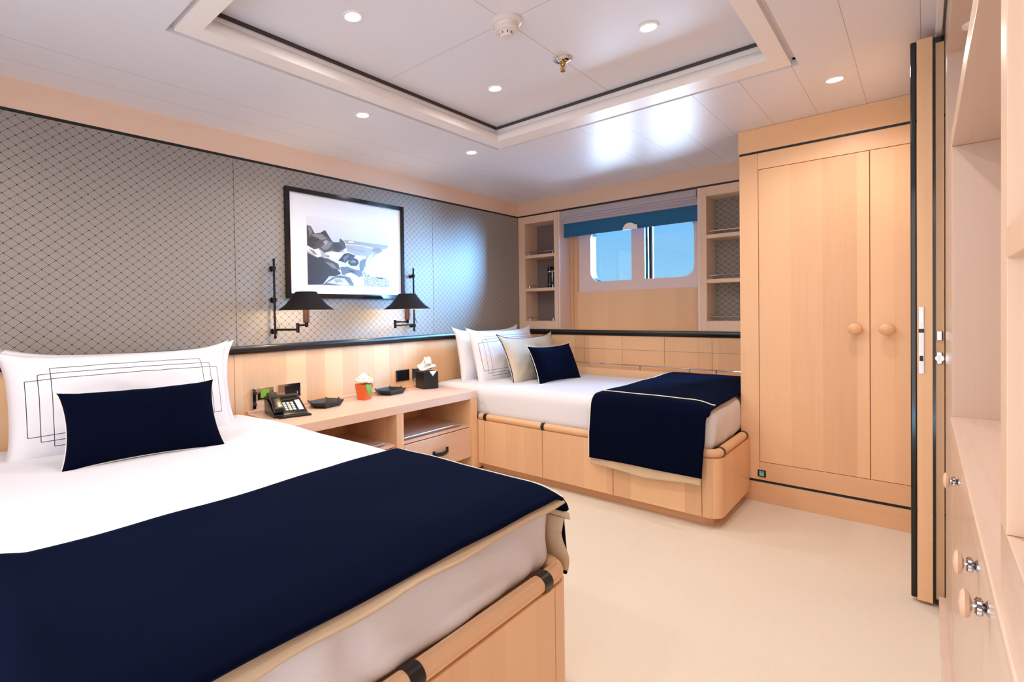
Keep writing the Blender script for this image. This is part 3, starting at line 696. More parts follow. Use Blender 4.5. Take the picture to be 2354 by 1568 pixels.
def tray(x, y, rz, label, blue=False):
    t = thing('hexagonal_tray', label, 'tray', (x, y, NZ), rz, 'black trays on the console', local=True)
    a, b_ = 0.095, 0.066
    hexo = [(-b_, -0.045), (-b_+0.012, -a+0.01), (0, -a), (0, -a)][:0]
    def ringp(s, z): return [Vector((px*s, py*s, z)) for px, py in ((-0.072, -0.060), (0.072, -0.060), (0.085, 0.0), (0.072, 0.060), (-0.072, 0.060), (-0.085, 0.0))]
    def rp(s, z): return [Vector((py_*s*1.12, px_*s*1.12, z)) for px_, py_ in ((-0.100, 0.0), (-0.066, -0.068), (0.066, -0.068), (0.100, 0.0), (0.066, 0.068), (-0.066, 0.068))]
    b = bmesh.new(); R_ = [[b.verts.new(p) for p in rp(s, z)] for s, z in ((0.80, 0.0), (0.99, 0.026), (1.0, 0.034), (0.95, 0.035), (0.72, 0.010))]
    for A, D in zip(R_, R_[1:]):
        for k in range(6): b.faces.new((A[k], A[(k+1) % 6], D[(k+1) % 6], D[k]))
    b.faces.new(R_[0]); b.faces.new(R_[-1][::-1]); bmesh.ops.recalc_face_normals(b, faces=b.faces[:])
    m = MB(); m._addbm(b); m.build('dish', M['leather'], t, ang=20)
    m = MB()
    for p in rp(0.985, 0.029): m.box(p.x-0.003, p.x+0.003, p.y-0.003, p.y+0.003, 0.030, 0.040, bev=0.001)
    m.build('corner_stitch', M['leather'], t)
tray(0.165, -2.355, R(8), 'black leather hexagonal tray next to the telephone')
tray(0.120, -1.785, R(4), 'black leather hexagonal tray between the flower pot and the tissue box')
# flower pot
t = thing('flower_pot', 'small square orange pot on the bedside console', 'pot', (0.155, -2.045, NZ), R(12), local=True)
b = bmesh.new(); rings = []
for s, z in ((0.032, 0.0), (0.034, 0.002), (0.045, 0.098), (0.046, 0.100), (0.043, 0.100), (0.040, 0.085)):
    pts = []
    for cx_, cy_, a0 in ((1, 1, 0), (-1, 1, 90), (-1, -1, 180), (1, -1, 270)):
        for k in range(4):
            a = R(a0+30*k); r_ = s*0.18; pts.append(b.verts.new((cx_*(s-r_)+r_*math.cos(a), cy_*(s-r_)+r_*math.sin(a), z)))
    rings.append(pts)
for A, D in zip(rings, rings[1:]):
    for k in range(16): b.faces.new((A[k], A[(k+1) % 16], D[(k+1) % 16], D[k]))
b.faces.new(rings[0]); b.faces.new(rings[-1][::-1]); bmesh.ops.recalc_face_normals(b, faces=b.faces[:])
m = MB(); m._addbm(b); m.build('pot', M['orange'], t)
# rose with leaves
t = thing('white_rose', 'white rose with green leaves in the orange pot', 'flower', (0.155, -2.045, NZ+0.086), 0.4, local=True)
def petal(ang, r, h, w, tilt, z0):
    def fn(u, v):
        a = (u-0.5)*w; rr = r*(0.35+0.65*math.sin(v*PI*0.55))*(1+0.12*v*v)
        p = Vector((math.cos(a)*rr, math.sin(a)*rr, z0 + h*v*(1-0.25*(2*u-1)**2) - (0.012*max(0, v-0.7)/0.3)*tilt)); return Matrix.Rotation(ang, 3, 'Z') @ p
    return fn
m = MB()
for ring, (n, r_, h, w) in enumerate(((3, 0.012, 0.046, 2.6), (5, 0.024, 0.048, 1.7), (6, 0.038, 0.044, 1.35), (8, 0.052, 0.036, 1.05))):
    for k in range(n): m.sheet(8, 7, petal(2*PI*k/n+ring*0.5, r_, h, w, ring*0.8, 0.038-ring*0.004))
m.build('petals', M['petal'], t, mods=sol(0.0012))
MB().tube([(0, 0, -0.03), (0, 0, 0.035)], 0.004, 8).build('stem', M['leaf'], t)
def leaf(base, d, L, wd, droop, mat):
    d = Vector(d).normalized(); sd = d.cross(Vector((0, 0, 1))).normalized()
    if sd.length < .1: sd = Vector((0, 1, 0))
    def fn(u, v):
        w = wd*math.sin(PI*min(1, v*0.98+0.01))**0.8*(1-0.4*v); p = Vector(base) + d*L*v + sd*(u-0.5)*2*w + Vector((0, 0, -droop*v*v - abs(u-0.5)*0.25*wd)); return p
    return MB().sheet(6, 10, fn).build('leaf', mat, t, mods=sol(0.0008))
leaf((0.030, -0.030, 0.020), (0.55, -0.50, -0.05), 0.065, 0.016, 0.07, M['leaf'])
leaf((0.034, -0.018, 0.020), (0.6, -0.25, 0.0), 0.055, 0.014, 0.075, M['leaf'])
leaf((0.01, 0.030, 0.03), (-0.15, 0.7, 0.5), 0.07, 0.022, 0.0, M['leaf2'])
leaf((-0.01, 0.034, 0.03), (0.1, 0.8, 0.15), 0.075, 0.022, 0.01, M['leaf2'])
leaf((0.0, 0.030, 0.03), (-0.5, 0.6, 0.7), 0.06, 0.018, 0.0, M['leaf2'])
leaf((0.0, -0.035, 0.03), (0.1, -0.8, 0.05), 0.05, 0.018, 0.0, M['leaf2'])
t2 = thing('green_glass_vase', 'small green glass vase just behind the orange pot', 'vase', (0.085, -1.975, NZ), local=True)
gg = plain('green_glass', (70, 130, 60), 0.1, Transmission_Weight=0.5)
MB().lathe([(0.001, 0.0), (0.020, 0.001), (0.022, 0.01), (0.018, 0.05), (0.022, 0.085), (0.019, 0.085), (0.015, 0.05), (0.016, 0.012)], n=24, caps=False).build('body', gg, t2)
# tissue box
t = thing('tissue_box', 'square black tissue box at the far end of the bedside console', 'tissue box', (0.135, -1.432, NZ), R(-16), local=True)
B(-0.062, 0.062, -0.062, 0.062, 0.0, 0.125, bev=0.003).build('box', M['leather'], t)
MB().lathe([(0.030, 0.1245), (0.030, 0.1262), (0.002, 0.1262)], n=24).build('opening', M['blackline'], t)
def tis(ph, sc, dz):
    def fn(u, v):
        a = 2*PI*u; r_ = 0.008+sc*v*(1+0.35*math.sin(3*a+ph)+0.2*math.sin(5*a+ph*2)); z = 0.120+dz*math.sin(v*PI*0.75)+0.018*math.sin(2*a+ph)*v
        return Vector((r_*math.cos(a), r_*math.sin(a), max(z, 0.1275)))
    return fn
m = MB(); m.sheet(40, 10, tis(0.3, 0.052, 0.045)); m.sheet(40, 10, tis(1.9, 0.036, 0.07)); m.sheet(30, 8, tis(4.0, 0.018, 0.10))
m.build('tissue', M['paper'], t, mods=sol(0.0008))
B(0.063, 0.0645, -0.010, 0.034, 0.098, 0.128, bev=0.0002).build('tissue_flap', M['paper'], t) if False else None
m = MB(); b = bmesh.new(); f = b.faces.new([b.verts.new(p) for p in ((0.0655, -0.015, 0.129), (0.0655, 0.045, 0.129), (0.0665, 0.012, 0.092))]); m._addbm(b); m.build('tissue_flap', M['paper'], t, mods=sol(0.001))

# ------------------------------------------------------------------ wall plates
def plate(y0, y1, z0, z1, label, kind):
    t = thing('socket_plate', label, 'wall socket', (0.0, (y0+y1)/2, z0), group='chrome socket plates')
    B(0.0002, 0.006, y0, y1, z0, z1, bev=0.0015).build('plate', M['chrome'], t)
    w = y1-y0
    if kind == 'green':
        B(0.006, 0.009, y0+0.018, y0+w*0.72, z0+0.010, z1-0.010, bev=0.001).build('insert', M['green'], t); B(0.006, 0.0085, y0+w*0.76, y1-0.008, z0+0.008, z1-0.008, bev=0.001).build('switch', M['steel'], t)
    elif kind == 'blank':
        B(0.006, 0.0085, y0+w*0.28, y0+w*0.82, z0+0.012, z1-0.012, bev=0.001).build('insert', M['darkglass'], t); B(0.006, 0.0085, y0+w*0.88, y1-0.004, z0+0.012, z1-0.03, bev=0.001).build('switch', M['darkglass'], t)
    else:
        B(0.006, 0.0085, y0+w*0.12, y0+w*0.68, z0+0.006, z1-0.006, bev=0.001).build('insert', M['darkglass'], t); B(0.006, 0.0085, y0+w*0.76, y1-0.008, z0+0.010, z1-0.010, bev=0.001).build('switch', M['darkglass'], t)
plate(-2.715, -2.612, 0.636, 0.703, 'chrome wall plate with green insert behind the telephone', 'green')
plate(-2.578, -2.428, 0.626, 0.708, 'wide chrome wall plate behind the right side of the telephone', 'blank')
plate(-1.624, -1.486, 0.622, 0.706, 'chrome wall plate with dark socket left of the tissue box', 'sock')
plate(-1.455, -1.330, 0.622, 0.706, 'chrome wall plate partly hidden behind the tissue box', 'sock')
m = B(0.0, 0.02, -2.752, -2.722, 0.585, 0.705, bev=0.006)
t = thing('chrome_handle', 'small vertical chrome handle left of the green wall plate', 'wall light', (0.0, -2.737, 0.585))  # chrome handle on the wall, gives no light
B(0.0002, 0.008, -2.750, -2.724, 0.585, 0.705, bev=0.003).build('backplate', M['chrome'], t)
m = MB().lathe([(0.011, 0.008), (0.012, 0.02), (0.008, 0.028), (0.001, 0.03)], c=(0, -2.737, 0.68), axis='X'); m.lathe([(0.010, 0.008), (0.010, 0.02), (0.001, 0.024)], c=(0, -2.737, 0.615), axis='X'); m.build('knuckle', M['darkmetal'], t)

# ------------------------------------------------------------------ beds
def rounded_L(x1, ya, yb, r, n=10, side='far'):
    """outline of a bed plan: X 0..x1, between ya<yb, both foot corners rounded"""
    P = [(0.002, ya)]
    for k in range(n+1):
        a = R(-90+90*k/n); P.append((x1-r+r*math.cos(a), ya+r+r*math.sin(a)))
    for k in range(n+1):
        a = R(0+90*k/n); P.append((x1-r+r*math.cos(a), yb-r+r*math.sin(a)))
    P.append((0.002, yb)); return P
def bed(label, x1, ya, yb, side_seams, foot_seams, rim, collars, front, rfar=0.06):
    t = thing('bed_frame', label, 'bed', ((x1)/2, (ya+yb)/2, 0.0))
    def outline(i, r): return rounded_L(x1-i, ya+i, yb-i, max(r, 0.01))
    MB().prism(rounded_L(x1-0.055, ya+0.05, yb-0.05, 0.03), 'Z', 0.0, 0.057).build('plinth', M['woodX'], t)
    MB().prism(rounded_L(x1-0.0025, ya+0.0025, yb-0.0025, 0.07), 'Z', 0.057, 0.36).build('box_base', M['wood'], t)
    return t
RIMR = 0.023
# --- far bed (under the window)
YB2, X2 = -1.296, 2.02
t = thing('bed_frame', 'pale maple bed base under the window with a rounded rim and drawer fronts', 'bed', (1.0, -0.75, 0.0)); bed2 = t
def planpath(x0, x1, yfront, yback, r, n=10, sg=-1):
    """path along the front edge, round the foot corner, along the foot"""
    P = [(x0, yfront)]
    for k in range(n+1):
        a = R(90*k/n); P.append((x1-r+r*math.sin(a), yfront + (-sg)*(r - r*math.cos(a))))
    P.append((x1, yback)); return P
def slabpath(P, th, sg):
    """closed outline of a strip following path P, offset inward by th"""
    Q = [Vector((p[0], p[1])) for p in P]; inn = []
    for i, p in enumerate(Q):
        d = (Q[min(i+1, len(Q)-1)]-Q[max(i-1, 0)]).normalized(); nrm = Vector((-d.y, d.x))*sg; inn.append(p+nrm*th)
    return [tuple(p) for p in Q] + [tuple(p) for p in inn[::-1]]
P = planpath(0.50, X2-0.002, YB2+0.002, -0.69, 0.07)
MB().prism([(0.50, YB2+0.03)] + [(p[0]-0.01 if i else p[0], p[1]+0.01) for i, p in enumerate(P)] + [(0.50, -0.69)], 'Z', 0.057, 0.362).build('box_base', M['wood'], t)
B(0.004, 0.4975, -1.297, -0.205, 0.0, 0.40).build('head_section', M['wood'], t) if False else None
B(0.004, 0.4975, -1.298, -0.205, 0.02, 0.355).build('head_section', M['wood'], t, smooth=False)
B(0.4975, 1.973, -0.69, -0.205, 0.0, 0.355).build('back_section', M['wood'], t, smooth=False)
MB().prism([(0.499, -1.24), (1.93, -1.24), (1.965, -1.205), (1.965, -0.686), (0.499, -0.686)], 'Z', 0.0, 0.0565).build('plinth', M['woodX'], t)
yf = YB2
for x0, x1 in ((0.5, 0.553), (0.556, 1.012), (1.015, 1.472), (1.475, 1.936)):
    B(x0, x1, yf, yf+0.018, 0.058, 0.361, bev=0.0012).build('drawer_front', M['wood'], t)
P = planpath(1.939, X2, yf, -0.690, 0.07)[0:]
MB().prism(slabpath(P, 0.018, 1), 'Z', 0.058, 0.361).build('foot_panel', M['wood'], t)
P = planpath(0.502, X2-0.022, yf+0.022, -0.700, 0.055)
MB().tube([(p[0], p[1], 0.383) for p in P], RIMR, 18).build('rim_rail', M['woodX'], t)
for (c0, c1) in (((0.545, yf+0.022), (0.57, yf+0.022)), ((1.003, yf+0.022), (1.026, yf+0.022)), ((X2-0.022, -1.215), (X2-0.022, -1.19)), ((X2-0.022, -0.745), (X2-0.022, -0.72))):
    MB().tube([(c0[0], c0[1], 0.383), (c1[0], c1[1], 0.383)], RIMR+0.0018, 20).build('leather_collar', M['leather'], t)

# --- near bed
YB1, YA1 = -2.802, -4.08
t = thing('bed_frame', 'pale maple bed base of the near double bed with rounded rim', 'bed', (1.0, -3.44, 0.0)); bed1 = t
MB().prism(rounded_L(X2-0.03, YA1+0.03, YB1-0.03, 0.06), 'Z', 0.057, 0.362).build('box_base', M['wood'], t)
MB().prism(rounded_L(X2-0.055, YA1+0.05, YB1-0.05, 0.03), 'Z', 0.0, 0.0565).build('plinth', M['woodY'], t)
P = planpath(0.50, X2, YB1, YB1-0.100, 0.07, sg=1)
MB().prism(slabpath(P, 0.018, -1), 'Z', 0.058, 0.361).build('side_panel', M['wood'], t)
for y0, y1 in ((-2.905, -3.45), (-3.453, -3.93)):
    B(X2-0.018, X2, y1, y0, 0.058, 0.361, bev=0.0012).build('foot_panel', M['wood'], t)
P2 = planpath(0.50, X2, YA1, YA1+0.148, 0.07)
MB().prism(slabpath(P2, 0.018, 1), 'Z', 0.058, 0.361).build('side_panel', M['wood'], t)
P = planpath(0.50, X2-0.022, YB1-0.022, YA1+0.11, 0.055, sg=1)[:-1] + [(X2-0.022, YA1+0.077)] + [(p[0], p[1]) for p in planpath(0.50, X2-0.022, YA1+0.022, YA1+0.11, 0.055)[-2:0:-1]] + [(0.5, YA1+0.022)]
MB().tube([(p[0], p[1], 0.383) for p in P], RIMR, 18).build('rim_rail', M['woodYo'], t)
for c0, c1 in (((X2-0.022, -2.915), (X2-0.022, -2.955)), ((X2-0.022, -3.42), (X2-0.022, -3.46)), ((X2-0.022, -3.93), (X2-0.022, -3.97))):
    MB().tube([(c0[0], c0[1], 0.383), (c1[0], c1[1], 0.383)], RIMR+0.0018, 20).build('leather_collar', M['leather'], t)

def nz(p, s, a): return (noise.noise(Vector(p)*s))*a
def mattress(label, x0, x1, ya, yb, z0, z1, folds, seed):
    def fn(p):
        top = max(0, (p.z-z0)/(z1-z0)); q = Vector((p.x+seed, p.y, p.z))
        d = Vector((0, 0, 0)); d.z = top*(nz(q, 2.0, 0.008)+nz(q, 6.0, 0.002)) - 0.022*max(0, (0.45-p.x)/0.45)*top
        # foot face creases
        if p.x > x1-0.07:
            s_ = math.sin((p.y*1.4+p.z*1.0)*16+nz(q, 5, 5)); d.x += folds*s_*0.5*(1-abs(2*top-1)**4) + nz(q, 8, 0.008)
        if p.y < ya+0.07 or p.y > yb-0.07:
            d.y += nz(q, 3, 0.008)
        return d
    o = MB().soft(x0, x1, ya, yb, z0, z1, 0.065, (70, 46, 14), fn).build('mattress', M['sheet'], ang=80)
    return tag(o, label, 'mattress')
mattress('mattress under smooth white bedding on the bed under the window', 0.02, 1.975, -1.262, -0.212, 0.364, 0.603, 0.004, 3.1)
mattress('mattress under white bedding on the big near bed', 0.02, 1.975, -4.045, -2.815, 0.364, 0.603, 0.012, 9.7)

# throws: profile over the bed in the YZ plane, strip along X
def throw(name, label, x0f, x1f, prof, mat, th, noiseamp=0.004, nu=44, nv=90, cat='throw', seed=0.0, xw=None):
    L = [0]
    for a, b_ in zip(prof, prof[1:]): L.append(L[-1]+(Vector(b_)-Vector(a)).length)
    def at(v):
        s_ = v*L[-1]
        for k in range(len(L)-1):
            if s_ <= L[k+1] or k == len(L)-2:
                f = (s_-L[k])/(L[k+1]-L[k]); return Vector(prof[k]).lerp(Vector(prof[k+1]), f)
    def fn(u, v):
        p = at(v); x = x0f(p[0], p[1])*(1-u)+x1f(p[0], p[1])*u; q = Vector((x+seed, p[0], p[1]))
        z = p[1]; y = p[0]
        if xw: z, y = xw(x, y, z)
        return Vector((x, y+nz(q, 7, noiseamp*0.6), z+nz(q, 5, noiseamp)))
    return MB().sheet(nu, nv, fn), fn
def arc(cy, cz, r, a0, a1, n=8): return [(cy+r*math.cos(R(a0+(a1-a0)*k/n)), cz+r*math.sin(R(a0+(a1-a0)*k/n))) for k in range(n+1)]
# far bed throw: hangs over the front (room) side
pf = [(-1.352, 0.270), (-1.350, 0.32), (-1.345, 0.41), (-1.325, 0.50)] + arc(-1.235, 0.545, 0.082, 160, 92, 8) + [(-1.1, 0.632), (-0.8, 0.640), (-0.5, 0.652), (-0.24, 0.664)]
def xl(y, z): return 1.355 + 0.10*max(0, (y+1.25))/1.0 + 0.02*max(0, (0.5-z))
def xr(y, z): return 1.962 - 0.012*max(0, (0.45-z))/0.2 + (0.012 if z > 0.6 else 0)
def lift(x, y, z):
    e = max(0, (x-1.86)/0.1)
    return (z-0.020*min(1, e)**2 if z > 0.55 else z), y
m, fn2 = throw('throw_blanket', '', xl, xr, pf, M['navy'], 0.008, xw=lift)
th2 = tag(m.build('throw_blanket', M['navy'], mods=sol(0.010, 0), ang=80), 'navy wool throw hanging over the front of the bed under the window', 'throw')
# lining peeping out below the hem
def strip_of(fn, v0, v1, u0, u1, off, nu=44, nv=6):
    return MB().sheet(nu, nv, lambda u, v: fn(u0+(u1-u0)*u, v0+(v1-v0)*v)+off(u, v))
m = MB().sheet(50, 8, lambda u, v: Vector((1.366+0.580*u, -1.342+0.003*math.sin(u*22), 0.277 - 0.048*v - 0.012*v*math.sin(u*3.0) + 0.006*math.sin(u*9)*v)))
m.build('lining_hem', M['cream'], th2, mods=sol(0.008), ang=80)
pts = [fn2(0.0, k/60) + Vector((-0.001, -0.006 if k < 20 else 0, 0.006)) for k in range(0, 61)]
m = MB().tube(pts, 0.0026, 8)
m.tube([fn2(k/40, 0.330)+Vector((0, -0.008, 0.010)) for k in range(41)], 0.0028, 8)
m.build('piping', M['piping'], th2)

# near bed throw: spans the foot third, hangs over the far side and the near side
pf1 = [(-2.785, 0.345), (-2.786, 0.40), (-2.796, 0.48)] + arc(-2.880, 0.538, 0.080, 15, 88, 8) + [(-3.0, 0.620), (-3.3, 0.622), (-3.7, 0.620), (-3.98, 0.616)] + arc(-4.02, 0.55, 0.078, 95, 170, 8) + [(-4.115, 0.42), (-4.118, 0.30)]
def xl1(y, z): return 1.355 + 0.02*math.sin(y*3) - 0.03*max(0, -3.6-y)
def xr1(y, z): return 2.008 if z > 0.56 else 1.990
def lift1(x, y, z):
    e = max(0, (x-1.90)/0.1)
    return (z-0.018*min(1.1, e)**2 + (nz((x*3, y*3, 0), 1, 0.006) if z > .6 else 0) if z > 0.5 else z), y
m, fn1 = throw('throw_blanket', '', xl1, xr1, pf1, M['navy'], 0.008, nu=50, nv=140, seed=4.0, xw=lift1)
th1 = tag(m.build('throw_blanket', M['navy'], mods=sol(0.010, 0), ang=80), 'large navy wool throw across the foot of the near bed', 'throw')
# cream lining folded under the foot edge and down the far side
def lin1(u, v):
    y = -2.83 - 1.20*u; s_ = 1-v
    drop = 0.010+0.016*u+0.004*math.sin(u*7+1.0)*v + 0.0015*math.sin(u*23)*v
    x = 2.003 + 0.010*v - 0.003*math.sin(u*9)*v
    z = 0.604 - (drop+0.012)*v*1.1 + nz((u*9, v, 2), 1, 0.004)
    return Vector((x - 0.03*s_, y, z))
MB().sheet(90, 8, lin1).build('lining_fold', M['cream'], th1, mods=sol(0.005), ang=80)
def lin2(u, v):
    p = fn1(1.0, 0.012+0.118*v); k = math.sin(v*PI)
    return Vector((p.x - 0.16 + 0.166*u + 0.004*math.sin(v*9)*u, p.y - 0.012 + 0.010*u*math.sin(v*6+1), p.z - 0.010 - (0.006 if v > 0.85 else 0)))
MB().sheet(10, 30, lin2).build('lining_drop', M['cream'], th1, mods=sol(0.005), ang=80)
m = MB().tube([fn1(k/50, 0.150)+Vector((0, 0.004, 0.005)) for k in range(51)], 0.0024, 6); m.build('piping', M['piping'], th1)

# ------------------------------------------------------------------ pillows
def pillow(name, label, w, h, th, mat, loc, tilt, rz=0.0, lean=1, pinch=0.06, corner=0.035, pip=None, seed=0.0, group=None, pr=0.0028, wr=0.006, roll=0.0):
    def outline(u, v):
        x = (u*2-1); y = (v*2-1)
        px = x*w/2*(1-pinch*(1-y*y)*abs(x)**2) + math.copysign(corner, x)*(abs(x)**6)*(abs(y)**6)
        py = y*h/2*(1-pinch*1.4*(1-x*x)*abs(y)**2) + math.copysign(corner, y)*(abs(x)**6)*(abs(y)**6)
        return px, py
    def side(sg):
        def f(u, v):
            x = u*2-1; y = v*2-1; px, py = outline(u, v)
            t_ = (max(0, 1-abs(x)**2.6)**0.55)*(max(0, 1-abs(y)**2.6)**0.55)
            z = sg*th/2*t_
            z += wr*noise.noise(Vector((px*7+seed, py*7, sg*3)))*t_ + wr*0.8*noise.noise(Vector((px*16+seed, py*16, sg*5)))*t_
            # radiating corner creases
            z += sg*0.004*math.sin(math.atan2(abs(y)-1.02, abs(x)-1.02)*14)*(abs(x)*abs(y))**3*min(1, t_*4)
            return Vector((px, py, z))
        return f
    m = MB(); m.sheet(48, 36, side(1)); m.sheet(48, 36, side(-1))
    bmesh.ops.remove_doubles(m.bm, verts=m.bm.verts[:], dist=0.0004)
    bmesh.ops.recalc_face_normals(m.bm, faces=m.bm.faces[:])
    o = m.build(name, mat, ang=120)
    c, s_ = math.cos(tilt), math.sin(tilt)
    Mx = Matrix(((0, -s_, c), (1, 0, 0), (0, c, s_))).to_4x4()   # local x->Y, y->up (leaning back to -X), z->+X
    Mx = Matrix.Translation(loc) @ Matrix.Rotation(rz, 4, 'Z') @ Mx @ Matrix.Rotation(roll, 4, 'Z')
    o.matrix_world = Mx
    tag(o, label, 'pillow' if 'cushion' not in name else 'cushion', group)
    if pip:
        N = 30; pts = []
        for k in range(N): pts.append(outline(k/N, 0))
        for k in range(N): pts.append(outline(1, k/N))
        for k in range(N): pts.append(outline(1-k/N, 1))
        for k in range(N): pts.append(outline(0, 1-k/N))
        LOCAL.add(o.name)
        MB().tube([(p[0], p[1], 0) for p in pts], pr, 8, closed=True).build('piping', pip, o)
    return o
# near bed
pillow('pillow', 'plain white pillow standing at the back of the near bed, behind the lined one', 0.92, 0.41, 0.17, M['sheet'], (0.150, -3.40, 0.770), R(10), seed=1, roll=R(-1), pinch=0.04, wr=0.010)
pillow('pillow', 'wide white pillow with three thin dark border lines on the near bed', 0.87, 0.42, 0.19, M['sheet_lines'], (0.275, -3.455, 0.768), R(14), seed=2, roll=R(-0.5), pinch=0.025, wr=0.014)
pillow('cushion', 'oblong black-navy cushion leaning in front of the near bed pillows', 0.55, 0.300, 0.14, M['navy_satin'], (0.590, -3.495, 0.722), R(33), pip=M['piping'], seed=3, corner=0.006, pinch=0.07, rz=R(-8), wr=0.010, pr=0.0022)
# far bed
pillow('pillow', 'plain white pillow nearest the headboard wall on the bed under the window', 0.84, 0.42, 0.16, M['sheet'], (0.180, -0.700, 0.770), R(9), seed=4, pinch=0.04, wr=0.010)
pillow('pillow', 'white pillow with three thin border lines on the bed under the window', 0.84, 0.42, 0.17, M['sheet_lines'], (0.325, -0.690, 0.772), R(14), seed=5, pinch=0.04, wr=0.010)
pillow('pillow', 'beige linen pillow with black piping on the bed under the window', 0.72, 0.36, 0.15, M['linen'], (0.555, -0.645, 0.752), R(20), pip=M['piping_b'], seed=6, pr=0.003, pinch=0.05, wr=0.010)
pillow('cushion', 'small navy cushion with ivory piping in front of the beige pillow', 0.49, 0.285, 0.13, M['navy_satin'], (0.765, -0.690, 0.728), R(22), pip=M['piping'], seed=7, corner=0.010, pinch=0.06, rz=R(-8), wr=0.008)

# ------------------------------------------------------------------ ledge behind the far bed
t = thing('bedside_ledge', 'maple ledge with a low chrome rail between the far bed and the window wall', 'ledge', (1.0, -0.1, 0.0))
B(0.004, 1.974, -0.200, -0.009, 0.0, 0.655, bev=0.003).build('ledge_box', M['woodX'], t)
m = MB().tube([(0.3, -0.18, 0.690), (1.96, -0.18, 0.690)], 0.005, 10)
for x in (0.4, 0.8, 1.2, 1.55, 1.72, 1.9): m.tube([(x, -0.18, 0.654), (x, -0.18, 0.690)], 0.004, 8)
m.build('guard_rail', M['chrome'], t)

# ------------------------------------------------------------------ wardrobe
t = thing('wardrobe', 'tall pale maple built-in wardrobe with two doors and round wooden knobs', 'wardrobe', (2.37, -0.37, 0.0))
WX0, WX1, WY = 1.977, 2.90, -0.681
m = B(WX0, WX1, WY+0.02, -0.055, 0.0, H-0.001); m.build('carcass', M['wood'], t, smooth=False)
B(WX0, WX1, WY, WY+0.02, 0.0, 0.112, bev=0.002).build('plinth', M['woodX'], t)
B(WX0+0.002, WX1, WY+0.006, WY+0.02, 0.112, 0.128).build('black_reveal', M['blackline'], t, smooth=False)  # black strip set back above the plinth, black in itself
B(WX0, WX1, WY+0.002, WY+0.018, 0.1115, 0.1145).build('highlight_strip', M['steel'], t, smooth=False)  # steel sliver stands in for the thin pale highlight above the plinth
B(WX0+0.002, WX1, WY-0.001, WY+0.02, ZB-0.008, ZB+0.004).build('inlay_line', M['blackline'], t, smooth=False)
B(WX0-0.004, WX1, WY-0.002, WY+0.02, ZB+0.004, H-0.001, bev=0.001).build('cornice', M['woodX'], t)
m = B(WX0, 2.069, WY, WY+0.02, 0.128, ZB-0.008, bev=0.002); m.build('stile', M['wood'], t)
for za_, zb_ in ((1.914, ZB-0.008), (0.128, 0.232)): B(2.069, WX1, WY, WY+0.02, za_, zb_, bev=0.002).build('frame_rail', M['woodX'], t)
for x0, x1, kx in ((2.071, 2.5485, 2.493), (2.5515, 2.899, 2.614)):
    d = B(x0, x1, WY+0.001, WY+0.02, 0.2345, 1.9115, bev=0.0015).build('door', M['wood'], t)
    MB().lathe([(0.012, 0.0), (0.012, -0.016), (0.016, -0.020), (0.026, -0.026), (0.030, -0.036), (0.028, -0.045), (0.018, -0.051), (0.001, -0.053)], c=(kx, WY+0.001, 1.006), axis='Y', n=32).build('knob', plain('knob_maple', (222, 176, 132), 0.25), d)
    MB().lathe([(0.010, -0.0525), (0.010, -0.0538), (0.001, -0.0538)], c=(kx, WY+0.001, 1.006), axis='Y').build('knob_inlay', M['wood_pale'], d) if False else None
t = thing('marker_light', 'small square pale green marker plate low on the wardrobe frame', 'marker', (2.081, WY, 0.15))
B(2.060, 2.100, WY-0.006, WY-0.0005, 0.146, 0.186, bev=0.002).build('surround', M['blackline'], t)
m = B(2.069, 2.091, WY-0.0075, WY-0.006, 0.152, 0.180, bev=0.0005); m.build('lens', M['sign'], t)
m = B(2.0785, 2.0805, WY-0.0085, WY-0.0075, 0.168, 0.180); m.box(2.0805, 2.087, WY-0.0085, WY-0.0075, 0.173, 0.175); m.build('pictogram', M['blackline'], t)

# ------------------------------------------------------------------ open door seen on edge
t = bpy.data.objects.new('door_1', None); C.objects.link(t); t.location = (2.75, -1.2, 0); struct(t)
B(2.727, 2.768, -1.480, -0.72, 0.012, 2.108, bev=0.0015).build('door_leaf', M['wood'], t)
B(2.709, 2.726, -1.474, -1.440, 0.016, 2.106, bev=0.004).build('edge_seal', M['black'], t)
for z0, z1 in ((1.035, 1.118), (0.868, 1.022)):
    B(2.7305, 2.7455, -1.4825, -1.480, z0, z1, bev=0.001).build('lock_plate', M['steel'], t)
B(2.733, 2.743, -1.4845, -1.4825, 1.06, 1.10, bev=0.0005).build('latch_bolt', M['chrome'], t); B(2.733, 2.743, -1.4845, -1.4825, 0.915, 0.935, bev=0.0005).build('key_slot', M['blackline'], t); B(2.7305, 2.745, -1.4845, -1.4825, 1.022, 1.035, bev=0.0005).build('strike', M['darkmetal'], t)
B(2.770, 2.7985, -1.462, -1.40, 0.012, 2.104, bev=0.001).build('door_post', M['wood'], t)
m = B(2.769, 2.776, -1.464, -1.462, 0.010, 2.106); m.box(2.776, 2.7985, -1.464, -1.462, 0.010, 0.026); m.box(2.776, 2.7985, -1.464, -1.462, 2.085, 2.106); m.build('black_border', M['black'], t, smooth=False)
m = B(2.778, 2.794, -1.470, -1.462, 0.992, 1.028, bev=0.003); m.lathe([(0.012, -0.008), (0.012, 0), ], c=(2.786, -1.462, 0.927), axis='Y'); m.box(2.778, 2.794, -1.468, -1.462, 0.905, 0.95, bev=0.003); m.build('door_catch', M['chrome'], t)

